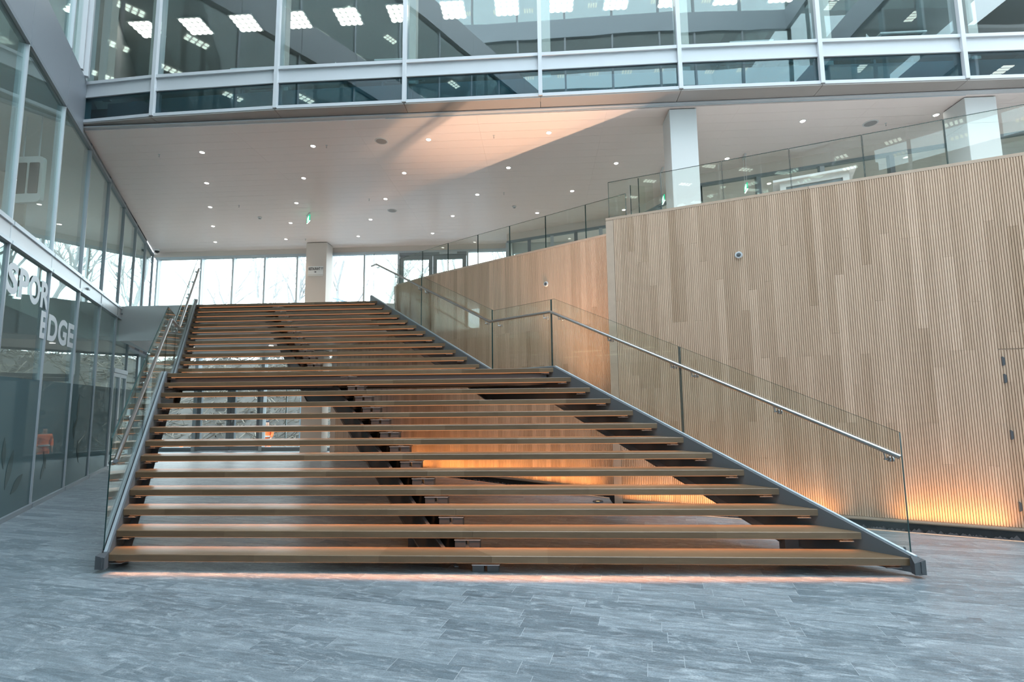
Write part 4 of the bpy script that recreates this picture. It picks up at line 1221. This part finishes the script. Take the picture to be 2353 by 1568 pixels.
# white high desk on the upper floor behind the near wall
hd_ = empty('reception_table', (4.55,3.35,Z2), 'white high table with grey panel standing behind the near ash wall', 'table')
a_, b_ = V((4.02,3.50,0)), V((5.10,3.02,0)); dt = (b_-a_).normalized(); ntb = V((-dt.y, dt.x, 0))
def tb(s0, s1, t0, t1, z0, z1, name, mat):
    P = [a_+dt*s0+ntb*t0, a_+dt*s1+ntb*t0, a_+dt*s1+ntb*t1, a_+dt*s0+ntb*t1]
    return MB().prism([tuple(p[:2]) for p in P], z0, z1).build(name, mat, hd_)
Lt = (b_-a_).length
tb(0, Lt, 0, .62, 5.26, 5.30, 'table_top', M_WHITE)
tb(.10, Lt-.09, .05, .09, 5.17, 5.26, 'apron', M_WHITE)
tb(.10, .19, .05, .12, Z2, 5.17, 'leg', M_WHITE); tb(Lt-.18, Lt-.09, .05, .12, Z2, 5.17, 'leg', M_WHITE)
tb(.10, .19, .48, .55, Z2, 5.26, 'leg', M_WHITE); tb(Lt-.18, Lt-.09, .48, .55, Z2, 5.26, 'leg', M_WHITE)
tb(.19, Lt-.18, .07, .09, Z2+.15, 5.17, 'modesty_panel', M_ALUDK)
# uplights in the trench
UPL = [(x, near_y(x), nn, .20) for x in (1.75, 2.95, 4.1, 5.15, 6.3, 7.4)] 
FN = V((-.59,-.807,0)).normalized()
UPF = [(x, far_y(x), FN, .20) for x in (.75, 0.0, -.75, -1.5, -2.2)]
def uplight(x, y, n, o, i, far):
    lab = 'small warm uplight in the floor trench, %s from left below the %s ash wall' % (ORD[i if not far else 4-i], 'far' if far else 'near')
    c = V((x, y, -.045)) + n*o
    t = empty('trench_uplight', tuple(c), lab, 'uplight', 'warm uplights in the floor trench')
    m = MB(); m.lathe(c, [(.045,-.06),(.055,-.02),(.055,.0),(.047,.0)], n=16); m.build('housing', M_STEELDK, t)
    m = MB(); m.lathe(c, [(.042,-.003),(.044,.002)], n=16); m.build('lens', M_SPOTLENS, t)
def strip_lamp(a, b, e, sp=150):
    """warm line lamp in the trench, pointing up"""
    a, b = V(a), V(b); d = (b-a).normalized()
    l = bpy.data.lights.new('trench_lamp', 'AREA'); l.shape = 'RECTANGLE'; l.size = (b-a).length; l.size_y = .02
    l.color = (1.0,.46,.14); l.energy = e*(b-a).length; l.spread = math.radians(sp)
    lo = bpy.data.objects.new('trench_lamp', l); COL.objects.link(lo)
    x = d; z = V((0,0,-1)); y = z.cross(x)
    z = V((0,0,-1)); 
    Mx = Matrix((x, y, z)).transposed()
    # area lamps shine along their local -Z: turn it up
    lo.matrix_world = Matrix.Translation((a+b)/2) @ Mx.to_4x4()
def along(yf, x, n, o, z=.045): return V((x, yf(x), z)) + n*o
strip_lamp(along(near_y,1.3,nn,.16), along(near_y,3.9,nn,.16), 8.0)
strip_lamp(along(near_y,4.5,nn,.16), along(near_y,5.5,nn,.16), 11.0)
strip_lamp(along(near_y,5.9,nn,.16), along(near_y,8.2,nn,.16), 8.0)
for xa_, xb_ in ((1.05,-.28),(-.34,-1.26),(-1.32,-2.3),(-2.45,-3.1)):
    strip_lamp(along(far_y,xa_,FN,.19), along(far_y,xb_,FN,.19), 9)
l = bpy.data.lights.new('uplight_lamp', 'SPOT'); l.color = (1.0,.64,.42); l.energy = 2300; l.spot_size = math.radians(58); l.spot_blend = 1.0; l.shadow_soft_size = .05
lo = bpy.data.objects.new('uplight_lamp', l); COL.objects.link(lo); lo.location = (.90,3.42,.03)
lo.rotation_euler = (-V((-1.5,.05,6.9)).normalized()).to_track_quat('Z','Y').to_euler()
fu = empty('floor_uplight', (.90,3.42,0), 'round warm uplight let into the floor at the left end of the near ash wall', 'uplight')
m = MB(); m.lathe((.90,3.42,0), [(.085,.0005),(.08,.020),(.062,.020),(.058,.002)], n=24); m.build('bezel', M_STEELDK, fu)
m = MB(); m.lathe((.90,3.42,0), [(.045,.001),(.045,.004)], n=24); m.build('lens', M_SPOTLENS, fu)
for i, u in enumerate(UPL): uplight(*u, i, False)
for i, u in enumerate(UPF): uplight(*u, i, True)

# ================================================================== REAR AND RIGHT SIDE OF THE ATRIUM (behind the camera, mirrored in the glass)
wall_x = empty('wall_rear', (0,0,0), 'banded white and glass office front behind the camera', 'wall', kind='structure')
def band(a, b, z0, z1, mat, name): 
    return fseg(a, b, z0, z1, 0, .2, name, mat, wall_x)
YR = -11.0
RA, RB, RC = (12.3,YR), (-19.0,YR), (12.3,-1.4)
for a, b in ((RA,RB),(RC,RA)):
    for z0, z1 in ((3.3,4.3),(6.9,7.9),(10.9,11.9),(14.9,15.9),(18.9,19.9),(22.9,24)): band(a, b, z0, z1, M_ALU, 'spandrel_band')
    n = 14 if a == RA else 6
    for z0, z1 in ((0,3.3),(4.3,6.9),(7.9,10.9),(11.9,14.9),(15.9,18.9),(19.9,22.9)):
        fseg(a, b, z0, z1, .08, .09, 'glass_pane', M_FACGL, wall_x)
        fseg(a, b, z0, z1, -4.1, -4.0, 'rear_wall', M_INT, wall_x)
        fseg(a, b, z0-.1, z0, -4, .0, 'floor_slab', M_INT, wall_x)
        for k in range(n+1):
            p = lerp(a, b, k/n); MB().box(p[0]-.04, p[1]-.04, z0, p[0]+.04, p[1]+.16, z1).build('mullion', M_ALUW, wall_x)
lc = MB()
for z in (6.88, 10.88, 14.88, 18.88, 22.88):
    for i in range(16):
        for d in (1.2, 2.6):
            for q in range(4):
                x = 11 - i*1.7 + q*.13
                lc.box(x, YR-d-.3, z-.02, x+.08, YR-d, z)
    for i in range(8):
        for q in range(4):
            y = -2.2 - i*1.45 + q*.13
            lc.box(12.3+1.2, y, z-.02, 12.3+1.5, y+.08, z)
lc.build('light_cell', M_PANELLT, wall_x, kind='stuff')

# ================================================================== OUTSIDE
def hz(x, y):
    a = 0
    if y < 13.5: h = -.25
    elif y < 18: h = -.25 - .85*(y-13.5)/4.5
    elif y < 21.5: h = -1.1
    elif y < 32: 
        f = (y-21.5)/10.5; h = -1.1 + 5.7*(f**.92)
    else: h = 4.6 + (y-32)*.01
    b = min(1, max(0, (y-18)/6))
    return h + b*(.22*math.sin(x*1.7+y*.9)+.15*math.sin(x*.6-y*1.9)+.1*math.sin(x*3.1+y*2.3))
gm = MB(); nx, ny = 64, 56
vv = []
for j in range(ny+1):
    for i in range(nx+1):
        x = -64 + i*(96/nx); y = YB+.16 + j*(66/ny)**1.0
        vv.append((x, y, hz(x,y)))
gm.v = vv
for j in range(ny):
    for i in range(nx):
        a = j*(nx+1)+i; gm.f.append((a, a+1, a+nx+2, a+nx+1)); gm.t.append(.5); gm.mi.append(0)
gr = gm.build('hillside', M_SOIL, None, smooth=True); tag(gr, 'brush covered bank of soil outside the back windows', 'ground', kind='structure')
st = MB()
for k in range(9000):
    y = random.uniform(19.5, 33.5); x = random.uniform(-34, 2)
    if (abs(x+13.5) < 1.7 or abs(x+18.4) < 2.2) and y < 21.6: continue
    z = hz(x, y) + random.uniform(0,.25)
    l = random.uniform(.25,1.3); a = random.uniform(0, math.pi); b = random.gauss(0,.45)
    d = V((math.cos(a)*math.cos(b), math.sin(a)*math.cos(b), math.sin(b)))*l
    st.bar((x,y,z), V((x,y,z))+d, random.uniform(.015,.05), random.uniform(.015,.04), t=random.random())
s_ = st.build('brushwood', M_STICK); tag(s_, 'tangle of cut dry brushwood covering the bank outside', 'brushwood', kind='stuff')
def tree(x, y, h, seed, lean=0.0, lab=''):
    rnd = random.Random(seed)
    z0 = hz(x, y)-.1
    t = empty('bare_tree', (x,y,z0), lab, 'tree', 'bare trees beyond the back windows')
    tk, brs = MB(), MB()
    def grow(p, d, L, r, lev):
        n = 4 if lev < 2 else 3
        pts = [p]; rs = [r]
        for i in range(n):
            d = (d + V((rnd.gauss(0,.13), rnd.gauss(0,.13), .05+rnd.gauss(0,.05)))).normalized()
            p = p + d*(L/n); pts.append(p); rs.append(r*(1-.55*(i+1)/n))
        (tk if lev == 0 else brs).tube(pts, rs, 7 if lev < 2 else 4, caps=lev < 2)
        if lev >= 4: return
        nb = (6,5,4,3)[lev]
        for b in range(nb):
            f = rnd.uniform(.30 if lev == 0 else .25, 1.0); k = min(n-1, int(f*n)); q = pts[k].lerp(pts[k+1], f*n-k)
            az = rnd.uniform(0, 2*math.pi); out = V((math.cos(az), math.sin(az), rnd.uniform(.15,.9)))
            dd = (d*.75 + out*.75).normalized()
            grow(q, dd, L*rnd.uniform(.42,.62), max(.006, rs[k]*.52), lev+1)
    grow(V((x,y,z0)), V((lean, 0, 1)).normalized(), h*.62, h*.014, 0)
    tk.build('trunk', M_BARK, t, smooth=True); brs.build('branches', M_BARK, t)
TREES = [(-32.0,34.0,13,-.1),(-28.5,37.0,15,.1),(-25.5,33.5,13,.05),(-22.6,35.5,15,-.1),(-20.0,33.0,13,.22),(-17.6,36.5,15,-.15),(-15.2,33.0,13,.1),(-12.6,36.0,14,-.05),(-10.6,33.6,13,.02),(-8.2,36.5,14,.2),(-6.0,34.0,13,-.1),(-3.2,36.0,14,.1),(-.5,34.5,13,.05)]
for k, (x, y, h, ln_) in enumerate(TREES):
    tree(x, y, h, 100+k, ln_, 'bare glare-paled tree outside the back windows, %s from left' % NTH[k])

# blue-grey terrace rail just outside the upper windows
fe_ = empty('terrace_rail', (-7.3,15.0,Z2), 'pale blue outdoor stair rail beyond the upper window beside the column', 'railing')
MB().box(-9.4, 14.2, Z2-.6, -2.0, 15.8, Z2-.05).build('terrace_slab', M_TERR, fe_)
MB().box(-9.2, 14.3, -.6, -8.9, 14.6, Z2-.6).build('support', M_TERR, fe_); MB().box(-2.5, 14.3, -.6, -2.2, 14.6, Z2-.6).build('support', M_TERR, fe_)
m = MB(); m.bar((-9.0,15.0,5.98), (-6.7,15.0,5.30), .05, .05); m.build('top_rail', M_TERR, fe_)
for k in range(9):
    x = -9.0+k*.285; m = MB(); m.bar((x,15,Z2-.05), (x,15,5.98-.2957*(x+9.0)), .03, .03, up=(0,1,0)); m.build('baluster', M_TERR, fe_)
# traffic cone and warning sign
cn = empty('traffic_cone', (-17.9,20.0,hz(-17.9,20)), 'small orange traffic cone on the ground outside', 'traffic cone')
zc = hz(-17.9,20)
m = MB(); m.lathe((-17.9,20,zc), [(.14,.03),(.03,.72)], n=14); m.build('cone', M_ORANGE, cn, smooth=True)
m = MB(); m.box(-18.1,19.8,zc,-17.7,20.2,zc+.03); m.build('base', M_ORANGE, cn)
m = MB(); m.lathe((-17.9,20,zc), [(.107,.28),(.085,.46)], n=14); m.build('band', M_REFLECT, cn)
ws = empty('barrier_sign', (-19.0,19.6,hz(-19,19.6)), 'red and white barrier board on a post outside, left of the cone', 'sign')
zs = hz(-19,19.6)
m = MB(); m.box(-19.04,19.58,zs,-18.96,19.66,zs+1.3); m.build('post', M_PAPER, ws)
for k in range(4): MB().box(-19.16,19.55,zs+.55+k*.2,-18.84,19.58,zs+.75+k*.2).build('board_stripe', M_REDW if k % 2 else M_PAPER, ws)
m = MB(); m.sheet([(-18.84,19.56,zs+.7),(-18.3,19.56,zs+.85),(-18.84,19.56,zs+1.1)], (0,.02,0)); m.build('arrow_board', M_REFLECT, ws)

# ------------------------------------------------------------------ person outside in orange workwear, seen from behind
def skinned(name, verts, edges, radii, mat, par, root=0, sub=2):
    me = bpy.data.meshes.new(name); me.from_pydata(verts, edges, []); me.update()
    ob = bpy.data.objects.new(name, me); COL.objects.link(ob)
    md = ob.modifiers.new('skin', 'SKIN'); md.use_smooth_shade = True
    sv = me.skin_vertices[0].data
    for i, r in enumerate(radii):
        sv[i].radius = r if isinstance(r, tuple) else (r, r); sv[i].use_root = (i == root)
    sb = ob.modifiers.new('sub', 'SUBSURF'); sb.levels = sub; sb.render_levels = sub
    bpy.context.view_layer.update()
    dg = bpy.context.evaluated_depsgraph_get()
    me2 = bpy.data.meshes.new_from_object(ob.evaluated_get(dg)); bpy.data.objects.remove(ob)
    me2.materials.clear(); me2.materials.append(mat)
    o2 = bpy.data.objects.new(name, me2); COL.objects.link(o2)
    if par: o2.parent = par
    return o2
px_, py_ = -13.52, 20.0; pz = hz(px_, py_)
per = empty('person', (px_,py_,pz), 'person in orange workwear and dark cap standing outside behind the lower window', 'person')
vs = [(0,0,.95),(0,.01,1.15),(0,.01,1.38),(0,0,1.50),(0,-.01,1.56),(0,-.02,1.66),(0,-.01,1.74)]
es = [(0,1),(1,2),(2,3),(3,4),(4,5),(5,6)]; rs = [(.15,.11),(.14,.10),(.16,.11),.06,.07,(.078,.095),.06]
for sx in (-1, 1):
    b = len(vs)
    vs += [(sx*.10,0,.88),(sx*.11,-.02,.50),(sx*.12,.02,.10),(sx*.13,-.10,.05)]; es += [(0,b),(b,b+1),(b+1,b+2),(b+2,b+3)]; rs += [.085,.06,.045,.04]
    b = len(vs)
    vs += [(sx*.19,0,1.42),(sx*.25,.02,1.14),(sx*.24,-.10,.92),(sx*.24,-.14,.84)]; es += [(2,b),(b,b+1),(b+1,b+2),(b+2,b+3)]; rs += [.065,.048,.036,(.035,.02)]
    w = b+3
    for k, (dx, dz, l) in enumerate(((-.026,0,.075),(-.009,-.004,.085),(.009,-.003,.08),(.025,0,.062))):
        c = len(vs); vs += [(sx*.24+dx,-.15,.80+dz),(sx*.24+dx,-.165,.80-l*.55),(sx*.24+dx,-.155,.80-l)]; es += [(w,c),(c,c+1),(c+1,c+2)]; rs += [.009,.008,.007]
    c = len(vs); vs += [(sx*.24-sx*.035,-.165,.83),(sx*.24-sx*.045,-.185,.79)]; es += [(w,c),(c,c+1)]; rs += [.010,.008]
skinned('body', vs, es, rs, M_SKIN, per)
jv = [(0,0,.86),(0,.01,1.02),(0,.01,1.20),(0,.01,1.38),(0,0,1.47)]; je = [(0,1),(1,2),(2,3),(3,4)]; jr = [(.185,.14),(.175,.135),(.175,.13),(.19,.13),.085]
for sx in (-1, 1):
    b = len(jv); jv += [(sx*.20,0,1.42),(sx*.26,.02,1.14),(sx*.245,-.09,.95)]; je += [(3,b),(b,b+1),(b+1,b+2)]; jr += [.085,.068,.055]
skinned('jacket', jv, je, jr, M_ORANGE, per)
tv = [(0,0,.90)]; te = []; tr_ = [(.16,.125)]
for sx in (-1, 1):
    b = len(tv); tv += [(sx*.105,0,.80),(sx*.115,-.02,.48),(sx*.125,.02,.10)]; te += [(0,b),(b,b+1),(b+1,b+2)]; tr_ += [.105,.085,.075]
skinned('trousers', tv, te, tr_, M_ORANGE, per)
skinned('cap', [(0,-.01,1.69),(0,-.005,1.755),(0,-.005,1.79)], [(0,1),(1,2)], [(.095,.11),(.09,.10),.05], M_NAVY, per)
for z in (1.02, .28):
    m = MB()
    if z > 1: m.lathe((px_,py_+.0,pz+z), [(.20,-.03),(.20,.03)], n=20)
    else:
        for sx in (-1,1): m.lathe((px_+sx*.12,py_,pz+z), [(.092,-.03),(.092,.03)], n=14)
    m.build('reflective_band', M_REFLECT, per)
for sx in (-1, 1):
    skinned('boot', [(sx*.13,.03,.07),(sx*.13,-.06,.05),(sx*.135,-.16,.045)], [(0,1),(1,2)], [.06,.055,.045], M_BLACK, per, sub=1)
for q in bpy.data.objects:
    if '_o' in q: del q['_o']
